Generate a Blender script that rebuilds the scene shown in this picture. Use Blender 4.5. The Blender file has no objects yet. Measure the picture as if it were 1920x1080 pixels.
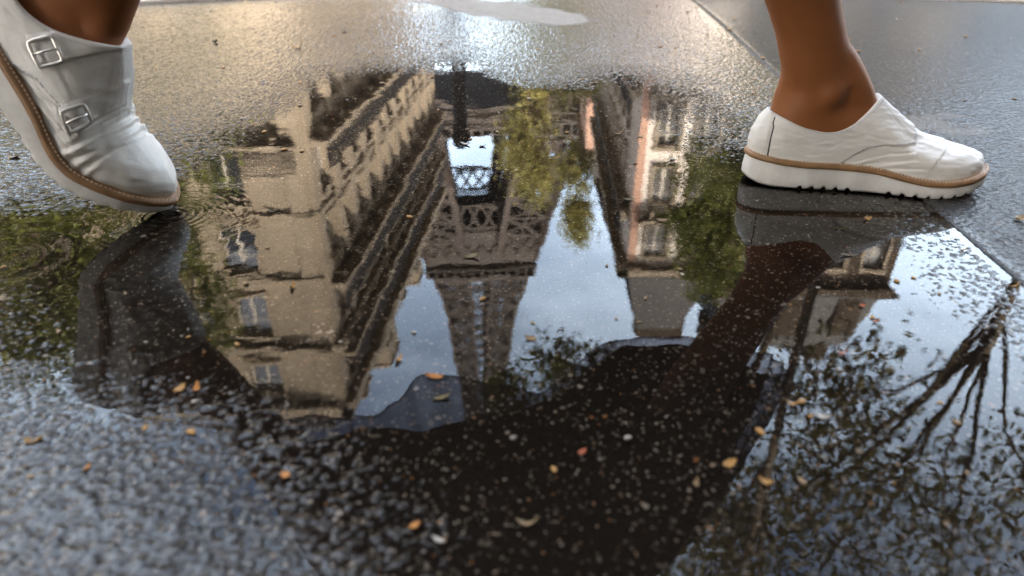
import bpy, bmesh, math, random
import numpy as np
from mathutils import Vector, Matrix

random.seed(7)
rng = np.random.default_rng(7)
S = bpy.context.scene
C = S.collection
R = math.radians
PI = math.pi

# ------------------------------------------------------------------ helpers
WO = {}          # world origin of every object that parents something


def mesh_from(name, verts, faces, smooth=False):
    me = bpy.data.meshes.new(name)
    me.from_pydata([tuple(v) for v in verts], [], [tuple(f) for f in faces])
    me.validate()
    bm = bmesh.new(); bm.from_mesh(me)
    bmesh.ops.recalc_face_normals(bm, faces=bm.faces)
    bm.to_mesh(me); bm.free()
    if smooth:
        me.polygons.foreach_set('use_smooth', [True] * len(me.polygons))
    return me


def link(name, me, mat, parent=None, origin=(0, 0, 0), shift=True):
    """mesh in world coordinates -> object with a sensible origin"""
    o = bpy.data.objects.new(name, me)
    org = Vector(origin)
    if shift:
        me.transform(Matrix.Translation(-org))
    if mat is not None:
        for m in (mat if isinstance(mat, (list, tuple)) else [mat]):
            me.materials.append(m)
    po = Vector((0, 0, 0))
    if parent is not None:
        o.parent = parent
        po = WO[parent.name]
    o.location = org - po
    WO[o.name] = org
    C.objects.link(o)
    WO[o.name] = org
    return o


def obj(name, verts, faces, mat, parent=None, origin=None, smooth=False):
    if origin is None:
        origin = WO[parent.name] if parent is not None else (0, 0, 0)
    return link(name, mesh_from(name, verts, faces, smooth), mat, parent, origin)


def empty(name, loc, label, cat, group=None):
    o = bpy.data.objects.new(name, None)
    o.location = loc
    o.empty_display_size = .2
    C.objects.link(o)
    WO[o.name] = Vector(loc)
    tag(o, label, cat, group)
    return o


def tag(o, label=None, cat=None, group=None, kind=None):
    if label: o['label'] = label
    if cat: o['category'] = cat
    if group: o['group'] = group
    if kind: o['kind'] = kind
    return o


class MB:
    def __init__(s): s.v = []; s.f = []

    def add(s, vs, fs):
        b = len(s.v); s.v += [tuple(v) for v in vs]; s.f += [tuple(i + b for i in f) for f in fs]

    def box(s, x0, x1, y0, y1, z0, z1):
        s.add([(x0, y0, z0), (x1, y0, z0), (x1, y1, z0), (x0, y1, z0), (x0, y0, z1), (x1, y0, z1), (x1, y1, z1), (x0, y1, z1)],
              [(0, 3, 2, 1), (4, 5, 6, 7), (0, 1, 5, 4), (1, 2, 6, 5), (2, 3, 7, 6), (3, 0, 4, 7)])

    def frame_box(s, O, u, n, u0, u1, d0, d1, z0, z1):
        """box in a facade frame: along u, outwards along n"""
        vs = []
        for z in (z0, z1):
            for a, d in ((u0, d0), (u1, d0), (u1, d1), (u0, d1)):
                vs.append((O[0] + u[0] * a + n[0] * d, O[1] + u[1] * a + n[1] * d, z))
        s.add(vs, [(0, 3, 2, 1), (4, 5, 6, 7), (0, 1, 5, 4), (1, 2, 6, 5), (2, 3, 7, 6), (3, 0, 4, 7)])

    def bar(s, a, b, w, h=None):
        a = Vector(a); b = Vector(b); t = (b - a)
        if t.length < 1e-6: return
        t.normalize()
        up = Vector((0, 0, 1)) if abs(t.z) < .95 else Vector((1, 0, 0))
        p = t.cross(up).normalized() * w / 2; q = t.cross(p).normalized() * (h or w) / 2
        vs = [a - p - q, a + p - q, a + p + q, a - p + q, b - p - q, b + p - q, b + p + q, b - p + q]
        s.add(vs, [(0, 3, 2, 1), (4, 5, 6, 7), (0, 1, 5, 4), (1, 2, 6, 5), (2, 3, 7, 6), (3, 0, 4, 7)])

    def tube(s, pts, rads, n=10, cap=True):
        pts = [Vector(p) for p in pts]
        rows = []
        for i, p in enumerate(pts):
            t = (pts[min(i + 1, len(pts) - 1)] - pts[max(i - 1, 0)]).normalized()
            ref = Vector((0, 1, 0)) if abs(t.y) < .9 else Vector((1, 0, 0))
            a = ref.cross(t).normalized(); b = t.cross(a).normalized()
            r = rads[i]
            ra, rb = r if isinstance(r, (tuple, list)) else (r, r)
            rows.append([p + a * ra * math.cos(2 * PI * k / n) + b * rb * math.sin(2 * PI * k / n) for k in range(n)])
        vs = [v for r in rows for v in r]; fs = []
        for i in range(len(rows) - 1):
            for k in range(n):
                fs.append((i * n + k, i * n + (k + 1) % n, (i + 1) * n + (k + 1) % n, (i + 1) * n + k))
        if cap:
            fs.append(tuple(range(n))[::-1]); fs.append(tuple((len(rows) - 1) * n + k for k in range(n)))
        s.add(vs, fs)

    def ell(s, c, r, n=16, m=10):
        vs = [(c[0], c[1], c[2] - r[2])]; fs = []
        for i in range(1, m):
            a = -PI / 2 + PI * i / m
            for k in range(n):
                t = 2 * PI * k / n
                vs.append((c[0] + r[0] * math.cos(a) * math.cos(t), c[1] + r[1] * math.cos(a) * math.sin(t), c[2] + r[2] * math.sin(a)))
        vs.append((c[0], c[1], c[2] + r[2])); L = len(vs) - 1
        for k in range(n):
            fs.append((0, 1 + (k + 1) % n, 1 + k)); fs.append((L, L - n + k, L - n + (k + 1) % n))
        for i in range(m - 2):
            for k in range(n):
                a = 1 + i * n + k; b = 1 + i * n + (k + 1) % n
                fs.append((a, b, b + n, a + n))
        s.add(vs, fs)

    def build(s, name, mat, parent=None, origin=None, smooth=False):
        return obj(name, s.v, s.f, mat, parent, origin, smooth)


def smoothstep(a, b, x):
    t = np.clip((np.asarray(x, float) - a) / (b - a), 0, 1)
    return t * t * (3 - 2 * t)


# ------------------------------------------------------------------ materials
class NT:
    def __init__(s, name):
        s.m = bpy.data.materials.new(name); s.m.use_nodes = True
        s.t = s.m.node_tree; s.n = s.t.nodes; s.l = s.t.links
        s.b = s.n.get('Principled BSDF'); s.out = s.n.get('Material Output')

    def new(s, typ, **kw):
        x = s.n.new(typ)
        for k, v in kw.items():
            if k.startswith('i_'):
                x.inputs[k[2:].replace('_', ' ')].default_value = v
            else: setattr(x, k, v)
        return x

    def math(s, op, a, b=None, clamp=False):
        x = s.n.new('ShaderNodeMath'); x.operation = op; x.use_clamp = clamp
        for i, v in enumerate((a, b)):
            if v is None: continue
            if isinstance(v, (int, float)): x.inputs[i].default_value = v
            else: s.l.new(v, x.inputs[i])
        return x.outputs[0]

    def ramp(s, fac, stops, interp='LINEAR'):
        x = s.n.new('ShaderNodeValToRGB'); x.color_ramp.interpolation = interp
        e = x.color_ramp.elements
        while len(e) < len(stops): e.new(.5)
        for k, (p, c) in enumerate(stops):
            e[k].position = p; e[k].color = (*c, 1) if len(c) == 3 else c
        s.l.new(fac, x.inputs[0]); return x.outputs[0]

    def mix(s, fac, a, b, typ='MIX'):
        x = s.n.new('ShaderNodeMix'); x.data_type = 'RGBA'; x.blend_type = typ
        for i, v in ((0, fac), (6, a), (7, b)):
            if isinstance(v, (int, float)): x.inputs[i].default_value = v
            elif isinstance(v, tuple): x.inputs[i].default_value = (*v, 1) if len(v) == 3 else v
            else: s.l.new(v, x.inputs[i])
        return x.outputs[2]

    def coord(s, kind='Object', scale=None):
        x = s.n.new('ShaderNodeTexCoord').outputs[kind]
        if scale is not None:
            m = s.n.new('ShaderNodeMapping'); m.inputs['Scale'].default_value = scale
            s.l.new(x, m.inputs[0]); x = m.outputs[0]
        return x

    def noise(s, vec, scale, detail=3, rough=.55, out=0):
        x = s.n.new('ShaderNodeTexNoise'); x.inputs['Scale'].default_value = scale
        x.inputs['Detail'].default_value = detail; x.inputs['Roughness'].default_value = rough
        s.l.new(vec, x.inputs['Vector']); return x.outputs[out]

    def voro(s, vec, scale, feature='F1', out='Distance'):
        x = s.n.new('ShaderNodeTexVoronoi'); x.feature = feature; x.inputs['Scale'].default_value = scale
        s.l.new(vec, x.inputs['Vector']); return x.outputs[out]

    def bump(s, h, strength=.3, dist=.01, normal=None):
        x = s.n.new('ShaderNodeBump'); x.inputs['Strength'].default_value = strength; x.inputs['Distance'].default_value = dist
        s.l.new(h, x.inputs['Height'])
        if normal is not None: s.l.new(normal, x.inputs['Normal'])
        return x.outputs[0]

    def set(s, **kw):
        for k, v in kw.items():
            i = s.b.inputs[k.replace('_', ' ')]
            if isinstance(v, (int, float)): i.default_value = v
            elif isinstance(v, tuple): i.default_value = (*v, 1) if len(v) == 3 and i.type == 'RGBA' else v
            else: s.l.new(v, i)
        return s


def simple(name, col, rough=.6, var=.25, scale=4., bump=0., bscale=30., bdist=.01, metal=0., spec=.5, coord='Object'):
    t = NT(name); c = t.coord(coord)
    n = t.noise(c, scale, 5, .6)
    lo = tuple(x * (1 - var) for x in col); hi = tuple(min(1, x * (1 + var)) for x in col)
    t.set(Base_Color=t.ramp(n, [(.3, lo), (.7, hi)]), Roughness=rough, Metallic=metal, Specular_IOR_Level=spec)
    if bump: t.set(Normal=t.bump(t.noise(c, bscale, 4), bump, bdist))
    return t.m


M = {}
M['stone'] = simple('limestone', (.31, .25, .18), .85, .18, .35, .3, 3, .03)
M['stone_trim'] = simple('limestone_trim', (.31, .25, .18), .85, .15, .8)
M['white_stone'] = simple('white_render', (.82, .73, .65), .8, .1, .4)
M['pink_stone'] = simple('pink_render', (.55, .33, .24), .85, .15, .4)
M['brown_brick'] = simple('brown_brick', (.062, .042, .026), .9, .25, .6)
M['zinc'] = simple('zinc_roof', (.055, .052, .055), .5, .25, .6)
M['slate'] = simple('slate_roof', (.022, .018, .016), .6, .3, .8)
M['iron'] = simple('dark_iron', (.016, .014, .013), .75, .3, 5, spec=.25)
M['tower_iron'] = simple('brown_iron_paint', (.052, .035, .025), .6, .2, .05)
M['tower_deck'] = simple('tower_deck_paint', (.062, .047, .037), .6, .2, .1)
M['frame'] = simple('window_frame_paint', (.55, .50, .43), .5, .1, 3)
M['bark'] = simple('bark', (.11, .08, .05), .9, .4, 6, .6, 14, .03)
M['kerb'] = simple('granite_kerb', (.78, .70, .60), .8, .15, 18, .3, 150, .002)
M['blank'] = simple('plain_render_wall', (.30, .26, .22), .9, .15, .3)  # one even render tone for the plain outlying walls
M['awning'] = simple('awning_canvas', (.05, .04, .035), .8, .2, 2)

t = NT('window_glass'); t.set(Base_Color=(.03, .035, .045), Roughness=.04, Specular_IOR_Level=1.0); t.b.inputs['IOR'].default_value = 1.9
M['glass'] = t.m
t = NT('curtained_glass'); t.set(Base_Color=(.14, .13, .12), Roughness=.08, Specular_IOR_Level=.8); M['glass_pale'] = t.m


def leaf_mat(name, a, b, c):
    t = NT(name)
    at = t.new('ShaderNodeAttribute', attribute_name='tint')
    col = t.ramp(at.outputs['Fac'], [(0, a), (.55, b), (1, c)])
    t.set(Base_Color=col, Roughness=.5, Specular_IOR_Level=.3)
    tr = t.new('ShaderNodeBsdfTranslucent'); t.l.new(col, tr.inputs[0])
    mx = t.new('ShaderNodeMixShader'); mx.inputs[0].default_value = .35
    t.l.new(t.b.outputs[0], mx.inputs[1]); t.l.new(tr.outputs[0], mx.inputs[2]); t.l.new(mx.outputs[0], t.out.inputs[0])
    return t.m


M['leaf_green'] = leaf_mat('fresh_green_leaf', (.08, .095, .015), (.15, .165, .03), (.26, .27, .07))
M['leaf_yellow'] = leaf_mat('yellow_green_leaf', (.22, .20, .06), (.38, .34, .11), (.55, .50, .20))
M['leaf_olive'] = leaf_mat('olive_leaf', (.09, .085, .022), (.16, .14, .042), (.25, .21, .075))

# ---------------- leather, skin, cloth
t = NT('white_leather'); c = t.coord()
n1 = t.noise(c, 60, 4, .6)
cr = t.noise(t.coord('Object', (60, 60, 190)), 1.0, 4, .6)
cr2 = t.voro(t.coord('Object', (55, 55, 120)), 1.0, 'DISTANCE_TO_EDGE')
h = t.math('ADD', t.math('MULTIPLY', t.ramp(cr2, [(0, (0, 0, 0)), (.06, (1, 1, 1))]), .12), t.math('ADD', t.math('MULTIPLY', cr, .8), t.math('MULTIPLY', n1, .4)))
t.set(Base_Color=t.ramp(n1, [(.3, (.77, .735, .67)), (.7, (.84, .805, .74))]), Roughness=.42, Specular_IOR_Level=.45, Normal=t.bump(h, .42, .0015))
M['leather'] = t.m
t = NT('white_foam_sole'); c = t.coord()
t.set(Base_Color=t.ramp(t.noise(c, 25, 5, .65), [(.3, (.60, .57, .52)), (.6, (.79, .76, .70))]), Roughness=.6, Normal=t.bump(t.noise(c, 400, 2), .15, .001))
M['sole'] = t.m
M['outsole'] = simple('black_rubber_tread', (.012, .011, .011), .7, .2, 60)
M['welt'] = simple('tan_leather_welt', (.30, .165, .075), .5, .2, 60, .3, 300, .001)
M['thread'] = simple('cream_thread', (.75, .58, .42), .8, .1, 100)
M['thread_grey'] = simple('lilac_thread', (.52, .52, .58), .8, .1, 100)
M['piping'] = simple('charcoal_piping', (.035, .033, .032), .7, .1, 60)
M['lining'] = simple('beige_lining', (.5, .42, .33), .8, .1, 60)
M['buckle'] = simple('polished_buckle', (.75, .72, .66), .32, .05, 30, metal=1.)
t = NT('tanned_skin'); c = t.coord()
t.set(Base_Color=t.ramp(t.noise(c, 14, 4), [(.3, (.225, .077, .023)), (.7, (.30, .107, .034))]), Roughness=.5, Specular_IOR_Level=.35,
      Normal=t.bump(t.noise(c, 500, 2), .08, .0006), Sheen_Weight=.25, Sheen_Roughness=.4, Sheen_Tint=(.9, .5, .3))
M['skin'] = t.m
M['skirt'] = simple('dark_brown_cloth', (.012, .009, .009), .8, .2, 30, .2, 300, .002)
M['coat'] = simple('black_wool', (.012, .010, .010), .85, .2, 30, .2, 300, .002)
M['hair'] = simple('dark_brown_hair', (.02, .012, .008), .5, .3, 60)
t = NT('sheer_grey_cloth'); t.set(Base_Color=(.10, .085, .10), Roughness=.6)
tp = t.new('ShaderNodeBsdfTransparent'); tp.inputs[0].default_value = (.85, .83, .85, 1)
mx = t.new('ShaderNodeMixShader')
lw = t.new('ShaderNodeLayerWeight'); lw.inputs[0].default_value = .45
t.l.new(t.math('ADD', t.math('MULTIPLY', lw.outputs['Facing'], .75), .22, True), mx.inputs[0])
t.l.new(tp.outputs[0], mx.inputs[1]); t.l.new(t.b.outputs[0], mx.inputs[2]); t.l.new(mx.outputs[0], t.out.inputs[0])
M['sheer'] = t.m
for nm, col in dict(orange=(.46, .19, .035), amber=(.40, .21, .05), tan=(.30, .20, .10), brown=(.06, .03, .018), pale=(.42, .38, .32), moss=(.17, .13, .05), rust=(.40, .10, .03), dark=(.02, .018, .016)).items():
    M['d_' + nm] = simple(nm + '_leaf_litter', col, .55, .35, 130)

# ---------------- asphalt
t = NT('wet_asphalt'); c = t.coord('Object')
geo = t.new('ShaderNodeNewGeometry'); sep = t.new('ShaderNodeSeparateXYZ'); t.l.new(geo.outputs['Position'], sep.inputs[0])
above = t.ramp(t.math('ADD', t.math('MULTIPLY', sep.outputs[2], 700.), .35, True), [(0, (0, 0, 0)), (1, (1, 1, 1))])
dry = t.new('ShaderNodeAttribute', attribute_name='dry').outputs['Fac']
warp = t.new('ShaderNodeVectorMath'); warp.operation = 'ADD'
wn = t.new('ShaderNodeTexNoise'); wn.inputs['Scale'].default_value = 160; t.l.new(c, wn.inputs['Vector'])
ws = t.new('ShaderNodeVectorMath'); ws.operation = 'SCALE'; ws.inputs['Scale'].default_value = .005; t.l.new(wn.outputs['Color'], ws.inputs[0])
t.l.new(c, warp.inputs[0]); t.l.new(ws.outputs[0], warp.inputs[1]); cw = warp.outputs[0]


def stones(scale, thr, size):
    """sparse light aggregate: colour and mask"""
    v = t.new('ShaderNodeTexVoronoi', feature='F1'); v.inputs['Scale'].default_value = scale; t.l.new(cw, v.inputs['Vector'])
    sp = t.new('ShaderNodeSeparateColor'); t.l.new(v.outputs['Color'], sp.inputs[0])
    sz = t.math('MULTIPLY', t.math('ADD', sp.outputs[1], .35), size)
    inside = t.math('MULTIPLY', t.math('SUBTRACT', sz, v.outputs['Distance']), 14., True)
    pick = t.math('GREATER_THAN', sp.outputs[0], thr)
    col = t.ramp(sp.outputs[2], [(0, (.13, .105, .08)), (.45, (.26, .21, .155)), (.8, (.46, .39, .30)), (.93, (.36, .15, .04)), (1, (.58, .53, .46))])
    return t.math('MULTIPLY', inside, pick), col


clump = t.ramp(t.noise(c, 14, 3, .6), [(.38, (.05, .05, .05)), (.58, (1, 1, 1))])
m1, c1 = stones(210, .84, .36)
m2, c2 = stones(115, .945, .32)
m3, c3 = stones(430, .80, .42)
fine = t.noise(c, 700, 3, .7); mid = t.noise(c, 45, 4, .6); big = t.noise(c, 3.0, 3, .5)
base = t.ramp(fine, [(.3, (.012, .009, .007)), (.7, (.032, .025, .019))])
damp = t.ramp(fine, [(.3, (.007, .006, .005)), (.7, (.020, .0175, .014))])
base = t.mix(above, base, damp)
base = t.mix(t.math('MULTIPLY', m3, t.math('SUBTRACT', 1., t.math('MULTIPLY', above, .7))), base, t.mix(.15, c3, base))
ab_ = t.math('SUBTRACT', 1., t.math('MULTIPLY', above, .6))
ab_ = t.math('MULTIPLY', ab_, clump)
base = t.mix(t.math('MULTIPLY', m1, ab_), base, c1); base = t.mix(t.math('MULTIPLY', m2, ab_), base, c2)
dryc = t.ramp(mid, [(.3, (.22, .195, .165)), (.7, (.30, .27, .235))])
base = t.mix(dry, base, dryc)
bh = t.math('ADD', t.math('MULTIPLY', fine, .5), t.math('MULTIPLY', t.voro(cw, 230), -.8))
nrm = t.bump(bh, .55, .0016)
t.set(Base_Color=base, Roughness=.6, Specular_IOR_Level=t.math('MULTIPLY', above, .12), Normal=nrm)
slab = t.new('ShaderNodeAttribute', attribute_name='slab').outputs['Fac']
notdry = t.math('MULTIPLY', t.math('SUBTRACT', 1., dry), t.math('SUBTRACT', 1., t.math('MULTIPLY', slab, .72)))
t.set(Coat_Weight=t.math('MULTIPLY', t.math('MULTIPLY', above, notdry), 1.), Coat_Roughness=t.math('ADD', .03, t.math('MULTIPLY', big, .08)), Coat_IOR=1.46)
t.l.new(t.bump(t.math('ADD', t.math('MULTIPLY', fine, .25), t.math('MULTIPLY', t.math('POWER', t.voro(cw, 150), 2.), -1.1)), .18, .0042), t.b.inputs['Coat Normal'])
M['asphalt'] = t.m

# ---------------- puddle water: clear, mirror-smooth, with ripple rings
t = NT('puddle_water'); c = t.coord('Object')
sx = t.new('ShaderNodeSeparateXYZ'); t.l.new(c, sx.inputs[0])


def rings(cx, cy, lam, reach, amp, r0=0.):
    dx = t.math('SUBTRACT', sx.outputs[0], cx); dy = t.math('SUBTRACT', sx.outputs[1], cy)
    d = t.math('SQRT', t.math('ADD', t.math('MULTIPLY', dx, dx), t.math('MULTIPLY', dy, dy)))
    w = t.math('SINE', t.math('MULTIPLY', d, 2 * PI / lam))
    e = t.math('POWER', 2.718, t.math('MULTIPLY', t.math('ABSOLUTE', t.math('SUBTRACT', d, r0)), -1. / reach))
    return t.math('MULTIPLY', t.math('MULTIPLY', w, e), amp)


hs = None
for a in [(-.385, .712, .0095, .022, .00032), (.275, .835, .009, .022, .00010), (-.36, .66, .022, .07, .00005), (-.50, .60, .03, .12, .00008)]:
    r_ = rings(*a); hs = r_ if hs is None else t.math('ADD', hs, r_)
nz = t.noise(c, 9, 2, .4); nz2 = t.noise(c, 55, 2, .5)
hs = t.math('ADD', hs, t.math('ADD', t.math('MULTIPLY', nz, .00034), t.math('MULTIPLY', nz2, .00003)))
wb = t.bump(hs, 1.0, 1.0)
gl = t.new('ShaderNodeBsdfGlossy'); gl.inputs['Roughness'].default_value = .008; t.l.new(wb, gl.inputs['Normal'])
tr = t.new('ShaderNodeBsdfTransparent'); tr.inputs[0].default_value = (.90, .88, .85, 1)
fr = t.new('ShaderNodeFresnel'); fr.inputs[0].default_value = 1.43; t.l.new(wb, fr.inputs['Normal'])
mx = t.new('ShaderNodeMixShader'); t.l.new(fr.outputs[0], mx.inputs[0]); t.l.new(tr.outputs[0], mx.inputs[1]); t.l.new(gl.outputs[0], mx.inputs[2])
t.l.new(mx.outputs[0], t.out.inputs[0]); t.n.remove(t.b)
M['water'] = t.m

# ------------------------------------------------------------------ ground
POLY = [(-0.631, 0.689), (-0.577, 0.731), (-0.493, 0.746), (-0.43, 0.833), (-0.411, 0.908), (-0.403, 1.037), (-0.383, 1.183), (-0.378, 1.368), (-0.268, 1.469), (-0.134, 1.469), (-0.108, 1.583), (0.026, 1.345), (0.145, 1.345), (0.222, 1.417), (0.21, 1.201), (0.232, 1.067), (0.255, 0.932), (0.308, 0.908), (0.338, 0.843), (0.413, 0.777), (0.419, 0.674), (0.411, 0.609), (0.374, 0.524), (0.375, 0.488), (0.381, 0.441), (0.387, 0.399), (0.404, 0.353), (0.349, 0.215), (0.073, 0.201), (0.0, 0.201), (-0.02, 0.257), (-0.07, 0.308), (-0.142, 0.350), (-0.215, 0.385), (-0.29, 0.43), (-0.37, 0.475), (-0.446, 0.543), (-0.571, 0.586)]
DRY = [(-0.353, 2.704), (-0.224, 2.806), (-0.019, 2.671), (0.161, 2.449), (0.259, 2.202), (0.157, 2.126), (0.063, 2.148), (-0.1, 2.283)]


def sdf(px, py, poly):
    d = np.full(px.shape, 1e9); inside = np.zeros(px.shape, bool)
    for i in range(len(poly)):
        ax, ay = poly[i - 1]; bx, by = poly[i]
        ex, ey = bx - ax, by - ay
        h = np.clip(((px - ax) * ex + (py - ay) * ey) / (ex * ex + ey * ey), 0, 1)
        d = np.minimum(d, np.hypot(px - ax - h * ex, py - ay - h * ey))
        cnd = (ay > py) != (by > py)
        with np.errstate(divide='ignore', invalid='ignore'):
            xi = ex * (py - ay) / (ey if ey else 1e-12) + ax
        inside ^= cnd & (px < xi)
    return np.where(inside, -d, d)


def hash2(i, j, seed):
    h = (i.astype(np.int64) * 374761393 + j.astype(np.int64) * 668265263 + seed * 1442695041) & 0xffffffff
    h = ((h ^ (h >> 13)) * 1274126177) & 0xffffffff
    h = h ^ (h >> 16)
    return (h & 0xffffff) / float(0xffffff)


def vnoise(x, y, cell, seed):
    u = x / cell; v = y / cell
    i = np.floor(u); j = np.floor(v); fu = u - i; fv = v - j
    fu = fu * fu * (3 - 2 * fu); fv = fv * fv * (3 - 2 * fv)
    a = hash2(i, j, seed); b = hash2(i + 1, j, seed); c_ = hash2(i, j + 1, seed); d = hash2(i + 1, j + 1, seed)
    return (a * (1 - fu) + b * fu) * (1 - fv) + (c_ * (1 - fu) + d * fu) * fv - .5


def pebble(x, y, cell, seed):
    u = x / cell; v = y / cell; i0 = np.floor(u); j0 = np.floor(v)
    best = np.full(x.shape, 9.); hh = np.zeros(x.shape)
    for di in (-1, 0, 1):
        for dj in (-1, 0, 1):
            i = i0 + di; j = j0 + dj
            dx = i + hash2(i, j, seed) - u; dy = j + hash2(i, j, seed + 1) - v
            d = np.hypot(dx, dy); k = d < best
            best = np.where(k, d, best); hh = np.where(k, hash2(i, j, seed + 2), hh)
    return np.clip(1 - (best / .75) ** 2, 0, 1) * (.35 + .65 * hh)


def ground_height(x, y):
    sd = sdf(x, y, POLY) + .035 * vnoise(x, y, .09, 3) + .014 * vnoise(x, y, .03, 4)
    out = .0065 * sd + .012 * np.maximum(0, sd - .16)
    macro = np.where(sd > 0, np.minimum(out, .012 + 0 * sd), np.maximum(.030 * sd, -.006))
    jd = x - (.412 + .094 * y)                      # joint between the two asphalt sheets
    right = smoothstep(-.003, .003, jd)
    grain = pebble(x, y, .0046, 11) * .0017 + pebble(x, y, .0085, 21) * .0009 + vnoise(x, y, .0036, 31) * .0009
    z = macro + (grain - .0013) * (1 - .45 * right) + .0022 * right * smoothstep(-.02, .05, sd)
    z = z - .0045 * np.exp(-(jd / .0035) ** 2) * (sd > -.08) + .0012 * vnoise(x, y, .25, 41)
    return z, sd


def axis(a0, fine_a, fine_b, step, growth, far):
    mid_ = np.arange(fine_a, fine_b, step)
    up = []; s_ = step; p_ = mid_[-1]
    while p_ < far:
        s_ *= growth if abs(p_) < 3.4 else 1.15; p_ += s_; up.append(p_)
    dn = []; s_ = step; p_ = mid_[0]
    while p_ > a0:
        s_ *= growth if abs(p_) < 3.4 else 1.15; p_ -= s_; dn.append(p_)
    return np.array(dn[::-1] + list(mid_) + up)


gx = axis(-1500, -.5, .5, .0018, 1.0065, 1500)
gy = axis(-1500, .2, .9, .0017, 1.0065, 1500)
X, Y = np.meshgrid(gx, gy)
near = (np.abs(X) < 4) & (Y > -.6) & (Y < 5)
Z = np.full(X.shape, .012)
DR = np.zeros(X.shape)
SL = smoothstep(-.02, .03, X - (.412 + .094 * Y)) * (Y > -1) * (Y < 4)
zz, sdn = ground_height(X[near], Y[near])
fade = smoothstep(4, 3, np.abs(X[near])) * smoothstep(5, 3.2, Y[near]) * smoothstep(-.6, -.2, Y[near])
Z[near] = zz * fade + .012 * (1 - fade)
dsd = sdf(X[near], Y[near], DRY) + .05 * vnoise(X[near], Y[near], .06, 51)
DR[near] = smoothstep(.02, -.02, dsd)
psd = sdf(X[near], Y[near], [(.62, 1.13), (.72, 1.09), (.70, 1.0), (.60, 1.03)]) + .06 * vnoise(X[near], Y[near], .03, 61)
DR[near] = np.maximum(DR[near], .45 * smoothstep(.015, -.015, psd))
ny, nx = X.shape
me = bpy.data.meshes.new('ground')
me.vertices.add(nx * ny)
me.vertices.foreach_set('co', np.stack([X, Y, Z], -1).astype(np.float32).ravel())
idx = np.arange(nx * ny).reshape(ny, nx)
q = np.stack([idx[:-1, :-1], idx[:-1, 1:], idx[1:, 1:], idx[1:, :-1]], -1).reshape(-1, 4)
me.loops.add(q.size); me.loops.foreach_set('vertex_index', q.ravel().astype(np.int32))
me.polygons.add(len(q)); me.polygons.foreach_set('loop_start', (np.arange(len(q)) * 4).astype(np.int32))
me.polygons.foreach_set('use_smooth', np.ones(len(q), bool))
me.update()
at = me.attributes.new('dry', 'FLOAT', 'POINT'); at.data.foreach_set('value', DR.ravel().astype(np.float32))
at = me.attributes.new('slab', 'FLOAT', 'POINT'); at.data.foreach_set('value', SL.ravel().astype(np.float32))
tag(link('ground', me, M['asphalt'], shift=False), kind='structure')
del X, Y, Z, DR, idx, q

obj_w = obj('puddle', [(-1.0, .12, 0), (.56, .12, 0), (.56, 1.75, 0), (-1.0, 1.75, 0)], [(0, 1, 2, 3)], M['water'])
tag(obj_w, kind='structure')


def gz(x, y):
    z, sd = ground_height(np.array([x], float), np.array([y], float))
    return max(float(z[0]), 0.), float(sd[0])


# pale granite kerb round the far edge of the asphalt, flush dropped kerb with a low upstand
mb = MB(); arc = [(-3.2, 1.1), (-2.2, 1.95), (-1.5, 2.50), (-1.0, 2.77), (-.5, 2.95), (0, 3.05), (.7, 3.0), (1.4, 2.77), (1.9, 2.58), (2.6, 2.2), (3.6, 1.4)]
for i in range(len(arc) - 1):
    a = Vector((*arc[i], 0)); b = Vector((*arc[i + 1], 0)); d = (b - a).normalized(); nn = Vector((-d.y, d.x, 0)); b = b - d * .006
    vs = []
    for z, o0, o1 in ((-.02, 0, .22), (.022, .0, .22), (.030, .012, .21)):
        vs += [a + nn * o0 + Vector((0, 0, z)), b + nn * o0 + Vector((0, 0, z)), b + nn * o1 + Vector((0, 0, z)), a + nn * o1 + Vector((0, 0, z))]
    mb.add(vs, [(0, 1, 5, 4), (1, 2, 6, 5), (2, 3, 7, 6), (3, 0, 4, 7), (4, 5, 9, 8), (5, 6, 10, 9), (6, 7, 11, 10), (7, 4, 8, 11), (8, 9, 10, 11)])
tag(mb.build('kerb', M['kerb']), kind='structure')

# ------------------------------------------------------------------ shoes
def cr(xs, ys, x):            # smooth 1-D interpolation (monotone-ish cubic through numpy)
    xs = np.array(xs, float); ys = np.array(ys, float)
    m = np.gradient(ys, xs)
    i = np.clip(np.searchsorted(xs, x) - 1, 0, len(xs) - 2)
    h_ = xs[i + 1] - xs[i]; t_ = np.clip((x - xs[i]) / h_, 0, 1)
    return ((1 + 2 * t_) * (1 - t_) ** 2 * ys[i] + t_ * (1 - t_) ** 2 * h_ * m[i] + t_ * t_ * (3 - 2 * t_) * ys[i + 1] + t_ * t_ * (t_ - 1) * h_ * m[i + 1])


LEN = .266
FX = [0, .004, .012, .03, .06, .10, .14, .18, .20, .22, .24, .255, .263, .266]
MED = [0, .0125, .0205, .028, .0305, .0285, .031, .041, .0435, .0425, .035, .0215, .009, 0]
LAT = [0, .0125, .0205, .028, .0315, .036, .040, .0435, .0435, .0395, .031, .019, .008, 0]


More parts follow.
